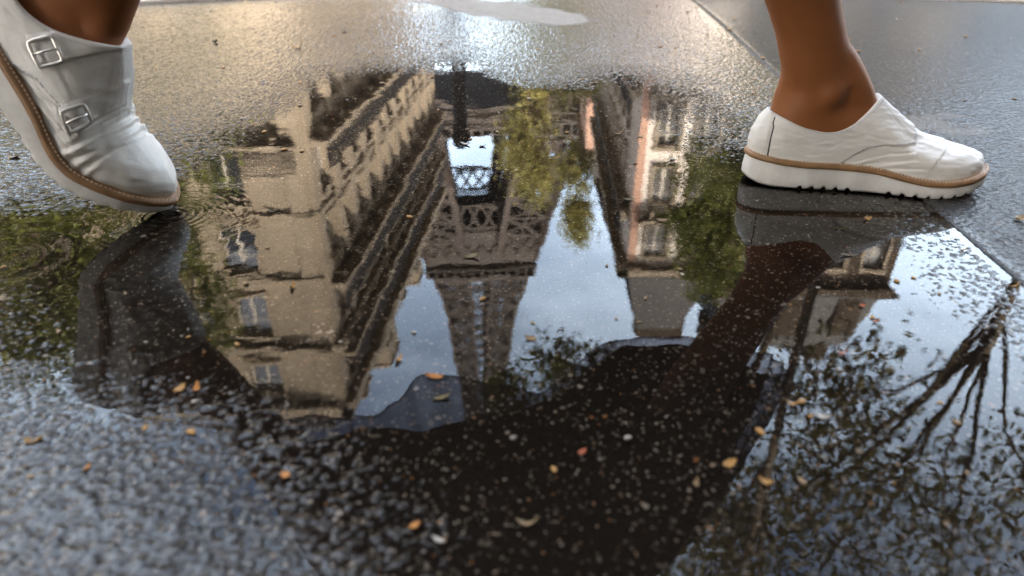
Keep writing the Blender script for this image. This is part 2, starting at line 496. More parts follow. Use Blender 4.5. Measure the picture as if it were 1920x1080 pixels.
def outline(N, off=0.):
    """closed footprint, heel centre first, going round the medial (-y) side to the toe and back"""
    s_ = np.linspace(0, 1, 400)
    x = LEN * (.5 - .5 * np.cos(PI * s_))
    a = np.stack([x, -np.interp(x, FX, MED)], -1); b = np.stack([x, np.interp(x, FX, LAT)], -1)[::-1]
    p = np.concatenate([a, b[1:-1]])
    for _ in range(25):
        p = .5 * p + .25 * (np.roll(p, 1, 0) + np.roll(p, -1, 0))
    d = np.roll(p, -1, 0) - np.roll(p, 1, 0); nn = np.stack([d[:, 1], -d[:, 0]], -1); nn /= np.linalg.norm(nn, axis=1)[:, None]
    p = p + nn * off
    L = np.concatenate([[0], np.cumsum(np.linalg.norm(np.diff(np.vstack([p, p[:1]]), axis=0), axis=1))])
    q_ = np.linspace(0, L[-1], N, endpoint=False)
    pp = np.vstack([p, p[:1]])
    return np.stack([np.interp(q_, L, pp[:, 0]), np.interp(q_, L, pp[:, 1])], -1)


def welt_z(x): return cr([-.01, 0, .05, .10, .14, .17, .20, .24, .28], [.0375, .0365, .0325, .031, .0285, .0235, .0205, .0235, .030], x)
def sole_b(x): return .004 * np.clip((.025 - x) / .025, 0, 1.3) ** 2 + .015 * np.clip((x - .195) / .08, 0, 1.2) ** 2


def grid_faces(nv, nu):
    f = []
    for i in range(nv - 1):
        for k in range(nu):
            f.append((i * nu + k, i * nu + (k + 1) % nu, (i + 1) * nu + (k + 1) % nu, (i + 1) * nu + k))
    return f


def seg_d(x, z, a, b):
    ex, ez = b[0] - a[0], b[1] - a[1]
    h_ = np.clip(((x - a[0]) * ex + (z - a[1]) * ez) / (ex * ex + ez * ez), 0, 1)
    return np.hypot(x - a[0] - h_ * ex, z - a[1] - h_ * ez)


def upper_surface(NU, NV, buckled):
    O = outline(NU)
    x0 = O[:, 0]; y0 = O[:, 1]
    xc = cr([0, .012, .06, .10, .14, .18, .22, .266], [.013, .018, .055, .083, .106, .120, .128, .132], x0)
    hw = .0325 * np.sqrt(np.clip(1 - ((xc - .0725) / .0605) ** 2, 0, 1))
    yc = np.sign(y0) * np.minimum(hw, np.abs(y0) * .98)
    zc = cr([.013, .03, .055, .08, .10, .115, .132], [.084, .078, .070, .067, .074, .086, .104], xc)
    z0 = welt_z(x0) - .003
    w = smoothstep(.115, .235, x0)[None, :]; hl = smoothstep(.03, .0, x0)[None, :]
    v = np.linspace(0, 1, NV)[:, None]
    # toe profile (fraction across, fraction up), side profile, heel profile
    kt = [0, .10, .2, .32, .5, .62, .68, .78, 1]
    sT = np.interp(v, kt, [0, .0, .035, .13, .40, .57, .64, .76, 1]); zT = np.interp(v, kt, [0, .13, .22, .30, .405, .48, .56, .70, 1])
    ks = [0, .25, .5, .75, 1]
    sS = np.interp(v, ks, [0, -.12, .02, .42, 1]); zS = np.interp(v, ks, [0, .27, .54, .79, 1])
    sH = np.interp(v, ks, [0, -.22, -.10, .35, 1])
    sS = sS * (1 - hl) + sH * hl
    s_ = sS * (1 - w) + sT * w; zf = zS * (1 - w) + zT * w
    for _ in range(6):
        s_[1:-1] = .5 * s_[1:-1] + .25 * (s_[:-2] + s_[2:]); zf[1:-1] = .5 * zf[1:-1] + .25 * (zf[:-2] + zf[2:])
    P = np.stack([x0 + (xc - x0) * s_, y0 + (yc - y0) * s_, z0 + (zc - z0) * zf], -1)
    # normals
    du = np.roll(P, -1, 1) - np.roll(P, 1, 1); dv = np.gradient(P, axis=0)
    nn = np.cross(du, dv); nn /= np.maximum(np.linalg.norm(nn, axis=2), 1e-9)[..., None]
    cen = np.array([.12, 0, .04]); sgn = np.sign(np.sum(nn * (P - cen), -1)); nn *= np.where(sgn == 0, 1, sgn)[..., None]
    x = P[..., 0]; z = P[..., 2]; y = P[..., 1]
    D = np.zeros(x.shape)
    QP = [(-.03, 0), (.094, .0), (.098, .030), (.110, .042), (.124, .051), (.140, .0555), (.1755, .0565), (.1785, .13), (-.03, .14)]
    if buckled:
        QP = [(-.03, 0), (.105, .0), (.110, .032), (.125, .042), (.150, .046), (.180, .045), (.190, .13), (-.03, .14)]
    D += .0020 * smoothstep(.0006, -.0006, sdf(x, z, QP))
    if buckled:
        for pts in ([(.152, .040), (.174, .040), (.180, .14), (.158, .14)], [(.098, .058), (.120, .052), (.140, .14), (.118, .14)]):
            D += np.where(y > 0, .0018 * smoothstep(.0006, -.0006, sdf(x, z, pts)), 0)
    xcap = .208 + .010 * np.clip((z - .03) / .03, -1, 1) - .35 * y * y / .04
    D += .0011 * smoothstep(.0007, -.0007, x - xcap) * (x > .17) * smoothstep(.16, .19, x)
    D -= .0011 * np.exp(-((x - (.0165 + .10 * np.clip(z - .03, 0, 1) * .25)) / .0012) ** 2) * (z < .09)
    # leather creases
    cre = [((.112, .033), (.150, .047)), ((.118, .030), (.165, .040)), ((.130, .029), (.176, .043)), ((.140, .027), (.185, .033)),
           ((.150, .046), (.172, .051)), ((.055, .052), (.085, .060)), ((.030, .066), (.060, .060)), ((.075, .045), (.095, .057)),
           ((.120, .066), (.150, .060)), ((.06, .04), (.08, .043))]
    for k, (a, b) in enumerate(cre):
        D -= (.0007 if k < 5 else .0004) * np.exp(-(seg_d(x, z, a, b) / .0016) ** 2)
        D += (.0006 if k < 5 else .0003) * np.exp(-(seg_d(x, z + .003, a, b) / .0022) ** 2)
    D += .0008 * vnoise(x + 2, z * 1.6 + y + 2, .018, 5) + .0007 * vnoise(x * .7 + 2, z * 2 + y + 2, .007, 6)
    if buckled:
        m_ = smoothstep(.178, .186, x) * smoothstep(.222, .205, x)
        ph = (x - .3 * (z - .03) + .006 * vnoise(x, z + y, .02, 9)) * 2 * PI / .0115
        D += m_ * .0022 * np.sin(ph) * (.6 + .8 * vnoise(x * .5 + 3, z * 3 + y + 2, .014, 8))
    P = P + nn * D[..., None]
    lip = P[-1]; inn = np.stack([.0725 + (lip[:, 0] - .0725) * .965, lip[:, 1] * .93, lip[:, 2] + .0004], -1)
    low = np.stack([.0725 + (lip[:, 0] - .0725) * .90, lip[:, 1] * .86, lip[:, 2] - .014], -1)
    return P, nn, inn, low


def make_shoe(person, xf, mirror, buckled, label):
    """xf maps shoe-local arrays (...,3) to the world"""
    def W(a):
        a = np.array(a, float).reshape(-1, 3)
        if mirror: a = a * np.array([1, -1, 1])
        return xf(a)
    NU, NV = 260, 110
    P, nn, inn, low = upper_surface(NU, NV, buckled)
    allv = np.concatenate([P.reshape(-1, 3), inn, low])
    org = W([(.13, 0, 0)])[0]
    up = obj('shoe', W(allv), grid_faces(NV + 2, NU), M['leather'], person, org, True)
    up['label'] = label
    # midsole with scalloped tread edge
    N = 560
    rows = []
    x1 = outline(N, .0045)[:, 0]
    tread = np.zeros(N); ta = .35 if buckled else .8
    for cx in list(np.arange(.058, .122, .0135)) + list(np.arange(.156, .252, .0135)):
        tread = np.maximum(tread, np.sqrt(np.clip(1 - ((x1 - cx) / .0028) ** 2, 0, 1)))
    for f_, off in ((0, .0050), (.12, .0062), (.5, .0060), (.85, .0050), (1, .0042)):
        o_ = outline(N, off); x_ = o_[:, 0]
        zb = sole_b(x_) + (ta * .0042 * tread if f_ == 0 else 0) + (ta * .0048 * tread * .9 if f_ == .12 else 0) * .9
        rows.append(np.stack([o_[:, 0] - .004 * (1 - f_) * 0, o_[:, 1], zb + (welt_z(x_) - .0055 - sole_b(x_)) * f_ * 1.0], -1))
    o_ = outline(N, -.006); rows.append(np.stack([o_[:, 0], o_[:, 1], welt_z(o_[:, 0]) - .006], -1))
    o_ = outline(N, -.002); rows.insert(0, np.stack([o_[:, 0], o_[:, 1], sole_b(o_[:, 0]) + .005], -1))
    obj('sole', W(np.concatenate(rows)), grid_faces(len(rows), N), M['sole'], up, org, True)
    rows = []
    for off, zz_ in ((.0015, .006), (.0018, .0004), (-.004, .0002)):
        o_ = outline(200, off); rows.append(np.stack([o_[:, 0], o_[:, 1], sole_b(o_[:, 0]) + zz_], -1))
    v_ = np.concatenate(rows); f_ = grid_faces(3, 200) + [tuple(range(400, 600))]
    obj('outsole', W(v_), f_, M['outsole'], up, org)
    rows = []
    for off, dz in ((.002, -.0068), (.0068, -.0062), (.0074, -.0035), (.0066, -.0008), (.0045, .0002), (-.003, .0006)):
        o_ = outline(300, off); rows.append(np.stack([o_[:, 0], o_[:, 1], welt_z(o_[:, 0]) + dz], -1))
    obj('welt', W(np.concatenate(rows)), grid_faces(len(rows), 300), M['welt'], up, org, True)
    mb = MB(); K = 170; oo = outline(K * 3, .0042)
    for k in range(K):
        p = oo[3 * k]; q_ = oo[3 * k + 1]; q_ = p + (q_ - p) * 1.7
        a, b = W([(p[0], p[1], welt_z(p[0]) + .0005), (q_[0], q_[1], welt_z(q_[0]) + .0005)])
        mb.bar(a, b, .0011)
    mb.build('stitching', M['thread'], up, org)
    # seam stitching on the upper and the charcoal heel line
    flat = P.reshape(-1, 3); nf = nn.reshape(-1, 3)

    def surf(x, z, side, lift=.0004):
        k = np.where(flat[:, 1] * side > 0)[0]
        j = k[np.argmin((flat[k, 0] - x) ** 2 + (flat[k, 2] - z) ** 2)]
        return flat[j] + nf[j] * lift, nf[j]
    for side in (-1, 1):
        mb = MB()
        line = [(.100, .031), (.111, .0445), (.124, .0535), (.140, .058), (.1735, .059), (.1755, .075)]
        if buckled: line = [(.110, .034), (.125, .0445), (.150, .0485), (.182, .0475)]
        for a, b in zip(line[:-1], line[1:]):
            L_ = math.hypot(b[0] - a[0], b[1] - a[1]); n_ = max(1, int(L_ / .0032))
            for k in range(n_):
                f0 = k / n_; f1 = (k + .6) / n_
                p, _ = surf(a[0] + (b[0] - a[0]) * f0, a[1] + (b[1] - a[1]) * f0, side); r_, _ = surf(a[0] + (b[0] - a[0]) * f1, a[1] + (b[1] - a[1]) * f1, side)
                p, r_ = W([p, r_]); mb.bar(p, r_, .0006)
        mb.build('seam_stitching', M['thread_grey'], up, org)
    mb = MB()
    rim = P[-3] + nn[-3] * .0003
    for k in range(0, NU, 2):
        p, r_ = W([rim[k], .35 * rim[k] + .65 * rim[(k + 1) % NU]]); mb.bar(p, r_, .0005)
    mb.build('collar_stitching', M['thread_grey'], up, org)
    for side in (-1, 1):
        mb = MB()
        pts = [surf(.0165 + .025 * max(0, z - .03), z, side, .0002)[0] for z in np.linspace(.034, .080, 14)]
        mb.tube(W(pts), [.0008] * 14, 6)
        mb.build('heel_piping', M['piping'], up, org, True)
    if buckled:
        for (bx_, bz_, ang) in ((.166, .055, -8), (.113, .066, -12)):
            p, n_ = surf(bx_, bz_, 1, .003)
            n_ = n_ / np.linalg.norm(n_)
            ax = np.array([math.cos(R(ang)), 0, math.sin(R(ang))]); ax = ax - n_ * ax.dot(n_); ax /= np.linalg.norm(ax); bx2 = np.cross(n_, ax)
            mb = MB(); w_, h_ = .0095, .0088
            cs = [p + ax * sx_ * w_ + bx2 * sy_ * h_ - n_ * .0012 * abs(sx_) for sx_, sy_ in ((-1, -1), (-.7, -1.08), (.7, -1.08), (1, -1), (1.06, -.6), (1.06, .6), (1, 1), (.7, 1.08), (-.7, 1.08), (-1, 1), (-1.06, .6), (-1.06, -.6))]
            cs = W(cs)
            nb = W([p + n_])[0] - W([p])[0]; nb /= np.linalg.norm(nb); K_ = len(cs); rv = []
            for k in range(K_):
                tg = cs[(k + 1) % K_] - cs[k - 1]; tg /= np.linalg.norm(tg); sd2 = np.cross(tg, nb)
                rv += [cs[k] + sd2 * .0021 * math.cos(q2) + nb * .0012 * math.sin(q2) for q2 in np.linspace(0, 2 * PI, 8, endpoint=False)]
            mb.add(rv, [(k * 8 + i, k * 8 + (i + 1) % 8, ((k + 1) % K_) * 8 + (i + 1) % 8, ((k + 1) % K_) * 8 + i) for k in range(K_) for i in range(8)])
            b = mb.build('buckle', M['buckle'], up, W([p])[0], True)
            mb = MB(); e = W([p - bx2 * h_ + n_ * .0012, p + n_ * .0018, p + bx2 * h_ + n_ * .0015]); mb.tube(e, [.0012] * 3, 8)
            mb2 = W([p - ax * w_ * .2, p + ax * w_ * .2])
            mb.build('prong', M['buckle'], None, W([p])[0], True) if False else None
            vs = mb.v; b_me = mesh_from('pin', vs, mb.f, True)
            bmx = bmesh.new(); bmx.from_mesh(b.data); b_me.transform(Matrix.Translation(-Vector(W([p])[0]))); bmx.from_mesh(b_me); bmx.to_mesh(b.data); bmx.free(); bpy.data.meshes.remove(b_me)
            b.data.polygons.foreach_set('use_smooth', [True] * len(b.data.polygons))
    return up, W


def rotz(a):
    c_, s_ = math.cos(a), math.sin(a); return np.array([[c_, -s_, 0], [s_, c_, 0], [0, 0, 1]])


def front_xf(a):
    a = a * FRONT_S
    return a @ rotz(R(FRONT_YAW)).T + np.array(FRONT_P)


def rear_xf(a):
    a = a.copy()
    x, z = a[:, 0].copy(), a[:, 2].copy()
    hx, hz = .195, .016
    al = R(REAR_FLEX) * smoothstep(.225, .150, x)
    dx, dz = x - hx, z - hz
    x = hx + dx * np.cos(al) + dz * np.sin(al); z = hz - dx * np.sin(al) + dz * np.cos(al)
    px_, pz_ = .266, .012
    dx, dz = (x - px_) * REAR_S, (z - pz_) * REAR_S; al = R(REAR_PITCH)
    x = dx * math.cos(al) + dz * math.sin(al); z = -dx * math.sin(al) + dz * math.cos(al)
    b = np.stack([x, a[:, 1] * REAR_S, z], -1)
    roll = R(REAR_ROLL); c_, s_ = math.cos(roll), math.sin(roll)
    return b @ rotz(R(REAR_YAW)).T + np.array(REAR_P)


FRONT_S, FRONT_YAW, FRONT_P = 1.03, -8.5, (.300, .838, .0015)
REAR_S, REAR_YAW, REAR_P = 1.22, -5, (-.402, .735, .001)
REAR_FLEX, REAR_PITCH, REAR_ROLL = 22, 43, 0

person = empty('person', (0, .79, 0), 'person striding right through the puddle in white strap shoes and a long dark skirt', 'person')
fs, WF = make_shoe(person, front_xf, False, False, 'white leather shoe set flat on the wet asphalt')
rs, WR = make_shoe(person, rear_xf, True, True, 'white leather shoe with two buckled straps, heel lifted, toe in the water')

# ------------------------------------------------------------------ body: one continuous skin
mb = MB()
A = WF([(.068, 0, .07)])[0]
KN = np.array([.225, .82, .50]); HP = np.array([-.03, .835, .90])


def leg(ank, up1, knee, hip, toes, heel):
    """ankle -> shin -> knee -> thigh -> hip, plus the foot inside the shoe"""
    sh = [np.array(up1) * (1 - k) + np.array(knee) * k for k in (0, .18, .38, .58, .78, 1)]
    # calf bulges backwards
    T = (np.array(knee) - np.array(up1)); T /= np.linalg.norm(T); back = np.array([-T[2], 0, T[0]])
    bl = [0, .003, .010, .014, .010, 0]
    sh = [p + back * b for p, b in zip(sh, bl)]
    th = [np.array(knee) * (1 - k) + np.array(hip) * k for k in (.2, .45, .7, 1)]
    pts = [ank] + sh + th
    rad = [(.050, .030), (.0405, .0325), (.037, .034), (.041, .040), (.049, .047), (.054, .052), (.054, .053), (.058, .057), (.067, .065), (.075, .072), (.085, .080)]
    mb.tube(pts, rad, 20)
    mb.tube(list(heel) + list(toes), [(.022, .024), (.036, .030), (.040, .031), (.040, .031), (.037, .031), (.024, .030), (.012, .022)], 16)


heel = lambda W_: W_([(.030, 0, .060), (.050, 0, .066)])
toes = lambda W_: W_([(.074, 0, .068), (.100, 0, .066), (.122, 0, .062), (.160, 0, .042), (.215, 0, .034)])
leg(WF([(.066, 0, .072)])[0], WF([(.066, 0, .118)])[0] + np.array([-.002, 0, 0]), KN, HP, toes(WF), heel(WF))
mb.ell(WF([(.074, -.0285, .110)])[0], (.014, .010, .016))
mb.tube(WF([(.074, 0, .15), (.088, 0, .124), (.108, 0, .099), (.126, 0, .078)]), [(.020, .024), (.026, .025), (.023, .022), (.014, .018)], 14)
mb.tube(WR([(.076, 0, .150), (.094, 0, .122), (.112, 0, .098), (.126, 0, .078)]), [(.026, .026), (.026, .026), (.022, .022), (.014, .018)], 14)
mb.ell(WF([(.064, .031, .102)])[0], (.016, .010, .018))
mb.tube(WF([(.026, 0, .07), (.027, 0, .10), (.034, 0, .15), (.044, 0, .21)]), [(.013, .014), (.012, .012), (.012, .013), (.015, .018)], 12)
KR = np.array([-.20, .705, .52]); HR = np.array([-.04, .725, .90])
leg(WR([(.070, 0, .072)])[0], WR([(.082, 0, .118)])[0], KR, HR, toes(WR), heel(WR))
mb.ell(WR([(.072, -.031, .106)])[0], (.017, .010, .018))
# trunk, neck, head, arms
mb.tube([(-.035, .78, .84), (-.035, .78, .95), (-.03, .78, 1.06), (-.02, .78, 1.18), (-.015, .78, 1.32), (-.02, .78, 1.40), (-.015, .78, 1.45)],
        [(.10, .15), (.115, .175), (.095, .135), (.10, .15), (.105, .175), (.075, .15), (.05, .06)], 20)
mb.tube([(-.015, .78, 1.42), (.0, .78, 1.49), (.012, .78, 1.55)], [(.05, .052), (.047, .048), (.05, .05)], 14)
mb.ell((.02, .78, 1.62), (.093, .073, .112)); mb.ell((.055, .78, 1.565), (.052, .05, .06))
mb.tube([(.108, .78, 1.635), (.122, .78, 1.605), (.104, .78, 1.59)], [.009, .014, .009], 8)
for s_ in (-1, 1):
    mb.ell((.012, .78 + s_ * .074, 1.60), (.02, .010, .030))
    mb.ell((.106, .78 + s_ * .020, 1.552), (.008, .022, .007))
    mb.tube([(-.02, .78 + s_ * .165, 1.385), (-.05 , .78 + s_ * .205, 1.24), (-.075, .78 + s_ * .215, 1.11), (-.02, .78 + s_ * .205, 1.0), (.03, .78 + s_ * .18, .93)], [.05, .043, .038, .033, .026], 14)
    # hand: palm, four fingers and a thumb, relaxed
    w = Vector((.03, .78 + s_ * .18, .93)); d = Vector((.38, -.10 * s_, -.92)).normalized(); sd_ = Vector((d.z, 0, -d.x)).normalized()
    mb.tube([w, w + d * .04, w + d * .085], [(.026, .014), (.038, .014), (.038, .012)], 12)
    for k, (ln, of) in enumerate(((.068, -.027), (.076, -.009), (.070, .009), (.055, .027))):
        b = w + d * .082 + sd_ * of; cu = Vector((0, -s_ * 1., 0))
        mb.tube([b, b + d * ln * .45, b + d * ln * .78 + cu * ln * .18, b + d * ln * .95 + cu * ln * .42], [.009, .0085, .0078, .006], 8)
    b = w + d * .03 + sd_ * -.03
    mb.tube([b, b + d * .03 - sd_ * .02, b + d * .062 - sd_ * .022], [.012, .010, .008], 8)
body = obj('body', mb.v, mb.f, M['skin'], person, None, True)
md = body.modifiers.new('remesh', 'REMESH'); md.mode = 'VOXEL'; md.voxel_size = .0052; md.use_smooth_shade = True
md = body.modifiers.new('smooth', 'SMOOTH'); md.iterations = 9; md.factor = .5
dg = bpy.context.evaluated_depsgraph_get()
me2 = bpy.data.meshes.new_from_object(body.evaluated_get(dg)); body.modifiers.clear(); body.data = me2
me2.polygons.foreach_set('use_smooth', [True] * len(me2.polygons))
if not me2.materials: me2.materials.append(M['skin'])

# hair: bob round the head
mb = MB()
mb.ell((-.012, .78, 1.645), (.098, .088, .105), 20, 12); mb.tube([(-.03, .78, 1.66), (-.06, .78, 1.55), (-.07, .78, 1.42)], [(.07, .085), (.055, .09), (.03, .075)], 16)
mb.build('hair', M['hair'], person, (0, .78, 1.55), True)


# skirt and sheer overlay: folded tubes of cloth
def cloth(name, mat, hem, zs, fold, seed, thick=.0015, x0=-.40, x1=.365, yc=.775):
    n = 220; rows = []
    for k, f_ in enumerate(zs):
        row = []
        for i in range(n):
            a = 2 * PI * i / n
            xe = .5 * (x0 + x1) + .5 * (x1 - x0) * math.cos(a); ye = .115 * math.sin(a)
            wx = -.03 + .13 * math.cos(a); wy = .165 * math.sin(a)
            hz = hem(xe)
            z = hz + (1.02 - hz) * f_
            g = f_ ** 1.5
            x = xe * (1 - g) + wx * g; y = ye * (1 - g) + wy * g
            r = 1 + fold * (1 - f_) * (math.sin(9 * a + seed) * .5 + math.sin(17 * a + 2.3 * seed + 2 * f_) * .3 + math.sin(31 * a + seed) * .2)
            row.append((wx * g + (x - wx * g) * (1 + (r - 1) * .4), yc + y * r, z))
        rows += row
    rin = [(x_ * .995, yc + (y_ - yc) * .985, z_) for x_, y_, z_ in rows]
    nv = len(zs)
    vs = rows + rin; f1 = grid_faces(nv, n); f2 = [tuple(i + nv * n for i in f)[::-1] for f in grid_faces(nv, n)]
    cap = [(i, (i + 1) % n, nv * n + (i + 1) % n, nv * n + i) for i in range(n)]
    o = obj(name, vs, f1 + f2 + cap, mat, person, (0, .775, .3), True)
    return o


zs = [0, .02, .05, .1, .16, .24, .34, .46, .6, .75, .88, 1]
cloth('skirt', M['skirt'], lambda x: float(np.interp(x, [-.42, -.25, -.1, 0, .06, .12, .18, .26, .36], [.46, .49, .485, .47, .435, .375, .32, .295, .31])) + .006 * math.sin(30 * x), zs, .10, 1., yc=.82)
cloth('sheer_overskirt', M['sheer'], lambda x: float(np.interp(x, [-.42, -.25, -.17, -.1, 0, .06, .12, .18, .26, .4], [.42, .436, .405, .386, .40, .41, .355, .30, .278, .285])) + .008 * math.sin(26 * x + 1), zs[:8], .22, 2.2, x0=-.36, x1=.385, yc=.82)
mb = MB()
mb.tube([(-.03, .78, .90), (-.03, .78, 1.03), (-.025, .78, 1.1), (-.02, .78, 1.2), (-.015, .78, 1.32), (-.02, .78, 1.405), (-.015, .78, 1.445)], [(.15, .20), (.135, .185), (.115, .155), (.118, .17), (.122, .193), (.09, .165), (.062, .07)], 24)
for s_ in (-1, 1):
    mb.tube([(-.02, .78 + s_ * .155, 1.395), (-.05, .78 + s_ * .205, 1.24), (-.075, .78 + s_ * .215, 1.11), (-.02, .78 + s_ * .205, 1.0), (.022, .78 + s_ * .183, .942)], [.062, .056, .052, .046, .038], 16)
mb.build('jacket', M['coat'], person, (0, .78, 1.1), True)


# ------------------------------------------------------------------ leaf litter
def leaf_mesh(name, L, W_, curl, thick, kind, seed):
    rr = random.Random(seed); n = 9; vs = []; fs = []
    for side in (1, -1):
        for i in range(n + 1):
            s_ = i / n
            w = W_ * (math.sin(PI * min(1, s_ * .93 + .05)) ** .8) * (1 + rr.uniform(-.12, .12))
            if kind == 'twig': w = W_ * (.6 + .4 * math.sin(7 * s_)) * .5
            for j in (-1, -.5, 0, .5, 1):
                z = curl * L * ((s_ - .45) ** 2 * 1.6) + .30 * W_ * abs(j) ** 1.5 + side * thick / 2
                vs.append(((s_ - .5) * L, j * w + .06 * L * math.sin(3 * s_), z))
    m_ = 5; tot = (n + 1) * m_
    for i in range(n):
        for j in range(m_ - 1):
            a = i * m_ + j
            fs.append((a, a + 1, a + m_ + 1, a + m_)); fs.append((tot + a, tot + a + m_, tot + a + m_ + 1, tot + a + 1))
        for j in (0, m_ - 1):
            a = i * m_ + j; fs.append((a, a + m_, tot + a + m_, tot + a))
    for i in (0, n):
        for j in range(m_ - 1):
            a = i * m_ + j; fs.append((a, a + 1, tot + a + 1, tot + a))
    zmin = min(v[2] for v in vs)
    return mesh_from(name, [(x, y, z - zmin) for x, y, z in vs], fs, True)


def place(o, x, y, lift=.0003):
    o.location = (x, y, gz(x, y)[0] + lift)


BIG = [  # x, y, length, width, colour, kind, heading, label
    (-.308, .337, .015, .0062, 'amber', 'leaf', 10, 'large curled amber leaf on the bumpy wet asphalt at far lower left'),
    (-.260, .313, .0075, .0030, 'orange', 'leaf', 70, 'small upright orange leaf right of the large amber leaf'),
    (-.137, .307, .0105, .0042, 'orange', 'leaf', -30, 'orange leaf at the edge where bumpy asphalt meets the dark reflection'),
    (-.237, .392, .011, .0042, 'amber', 'leaf', 60, 'left one of two amber leaves touching in the lower left shallows'),
    (-.225, .392, .011, .0040, 'orange', 'leaf', 75, 'right one of two amber leaves touching in the lower left shallows'),
    (-.054, .268, .0085, .0035, 'orange', 'leaf', 40, 'bright orange leaf alone in the dark reflection at lower middle'),
    (.009, .269, .016, .0028, 'tan', 'leaf', -8, 'hooked tan husk in the dark reflection right of the bright orange leaf'),
    (-.040, .258, .010, .0032, 'pale', 'leaf', -30, 'pale petal near the bottom edge of the dark reflection'),
    (.134, .316, .012, .0045, 'amber', 'leaf', 20, 'yellow leaf where the dark skirt reflection meets the tree reflection'),
    (.152, .301, .011, .0030, 'amber', 'leaf', -40, 'amber leaf just inside the tree reflection beside the dark skirt reflection'),
    (.110, .300, .008, .0032, 'tan', 'leaf', 80, 'small tan leaf left of the yellow leaf in the dark reflection'),
    (.044, .327, .009, .0030, 'rust', 'leaf', 30, 'rusty leaf in the middle of the dark skirt reflection'),
    (.194, .375, .012, .0024, 'amber', 'leaf', -20, 'narrow amber leaf floating by the reflected thin trunk'),
    (.209, .361, .011, .0035, 'pale', 'leaf', -25, 'pale white petal floating below the narrow amber leaf'),
    (-.057, .407, .015, .0036, 'orange', 'leaf', -8, 'orange brown leaf floating over the reflected sheer hem'),
    (-.040, .606, .019, .0066, 'moss', 'leaf', 5, 'mossy brown leaf floating below the reflected tower platform'),
    (-.049, .382, .015, .0048, 'moss', 'leaf', 12, 'dark moss leaf floating below the orange brown leaf'),
    (-.086, .428, .011, .0042, 'amber', 'leaf', 60, 'amber leaf floating at the reflected roof edge of the stone building'),
    (.015, .458, .012, .0040, 'tan', 'leaf', -15, 'tan bud with fine hairs floating in the reflected sky'),
    (-.199, .543, .010, .0040, 'amber', 'leaf', 80, 'amber leaf floating beside the reflected upper window'),
    (-.178, .678, .014, .0030, 'tan', 'leaf', 10, 'flat tan leaf floating on the reflected stone facade'),
    (-.271, .722, .016, .0030, 'pale', 'leaf', 15, 'pale curled husk floating near the ripples by the lifted shoe'),
    (.303, .510, .006, .0028, 'rust', 'leaf', 0, 'small red leaf under water in the dark reflection below the flat shoe'),
    (.302, .484, .007, .0030, 'rust', 'leaf', 20, 'red leaf under water just below the small red leaf'),
    (.255, .437, .007, .0030, 'rust', 'leaf', -20, 'red leaf under water beside the reflected roof gap'),
    (.455, .621, .011, .0032, 'amber', 'leaf', -20, 'amber leaf caught in the joint between the asphalt sheets'),
    (.457, .545, .013, .0028, 'amber', 'leaf', -5, 'amber leaf lying right of the joint at the right edge'),
    (.558, .693, .016, .0080, 'tan', 'leaf', 0, 'flat beige round leaf on the grey asphalt at the right edge'),
    (-.688, .910, .020, .0085, 'tan', 'leaf', 5, 'oval beige leaf on the asphalt at the far left edge'),
    (-.257, .260, .018, .0018, 'brown', 'twig', 15, 'dark brown twig on the bumpy asphalt in the lower left corner'),
    (.450, 1.288, .011, .0050, 'amber', 'leaf', 10, 'amber leaf on damp asphalt left of the standing leg'),
    (-.524, 1.75, .040, .0120, 'amber', 'leaf', 0, 'long flat amber leaf on the damp asphalt behind the puddle'),
    (-.750, 1.81, .018, .0090, 'dark', 'leaf', -30, 'black scrap on the damp asphalt right of the lifted ankle'),
    (-.466, 1.998, .024, .0060, 'dark', 'leaf', -5, 'long dark scrap on the asphalt near the far kerb'),
    (.394, .700, .013, .0045, 'amber', 'leaf', 20, 'star shaped amber husk on the dark reflection of the flat shoe'),
    (-.153, 1.114, .017, .0030, 'tan', 'leaf', 0, 'tan husk floating at the top of the reflected facade'),
    (-.043, .969, .012, .0060, 'moss', 'leaf', 0, 'round seed floating right of the reflected bollard'),
    (-.069, .977, .016, .0050, 'pale', 'leaf', -8, 'pale seed floating on the reflected bollard ball'),
    (.164, 1.031, .024, .0050, 'tan', 'leaf', 0, 'long tan husk floating on the reflected white building'),
    (.194, 1.017, .013, .0050, 'moss', 'leaf', 0, 'dark seed floating right of the long tan husk'),
    (.139, .758, .017, .0034, 'moss', 'leaf', 10, 'moss husk floating on the reflected pink building'),
    (.165, .696, .015, .0036, 'tan', 'leaf', -5, 'tan husk floating in front of the reflected green tree'),
    (.186, .743, .014, .0032, 'tan', 'leaf', 5, 'tan husk nearest the ripples behind the flat shoe'),
    (.334, .609, .015, .0030, 'moss', 'leaf', 0, 'wet brown leaf floating on the reflected toe of the flat shoe'),
    (.353, .674, .013, .0030, 'moss', 'twig', -10, 'short twig floating under the flat shoe'),
]
for k, (x, y, L_, W_, col, kind, head, lab) in enumerate(BIG):
    curl = random.uniform(.3, 1.3) if col != 'moss' else .3
    o = bpy.data.objects.new('twig' if kind == 'twig' else 'fallen_leaf', leaf_mesh('fallen_leaf', L_ * random.uniform(.7, 1.0), W_ * random.uniform(.38, .7), curl, .0004, kind, k))
    o.data.materials.append(M['d_' + col]); C.objects.link(o); place(o, x, y); o.rotation_euler = (random.uniform(-.3, .3), random.uniform(-.15, .15), R(head))
    tag(o, lab, 'twig' if kind == 'twig' else 'leaf', 'fallen leaves and husks')

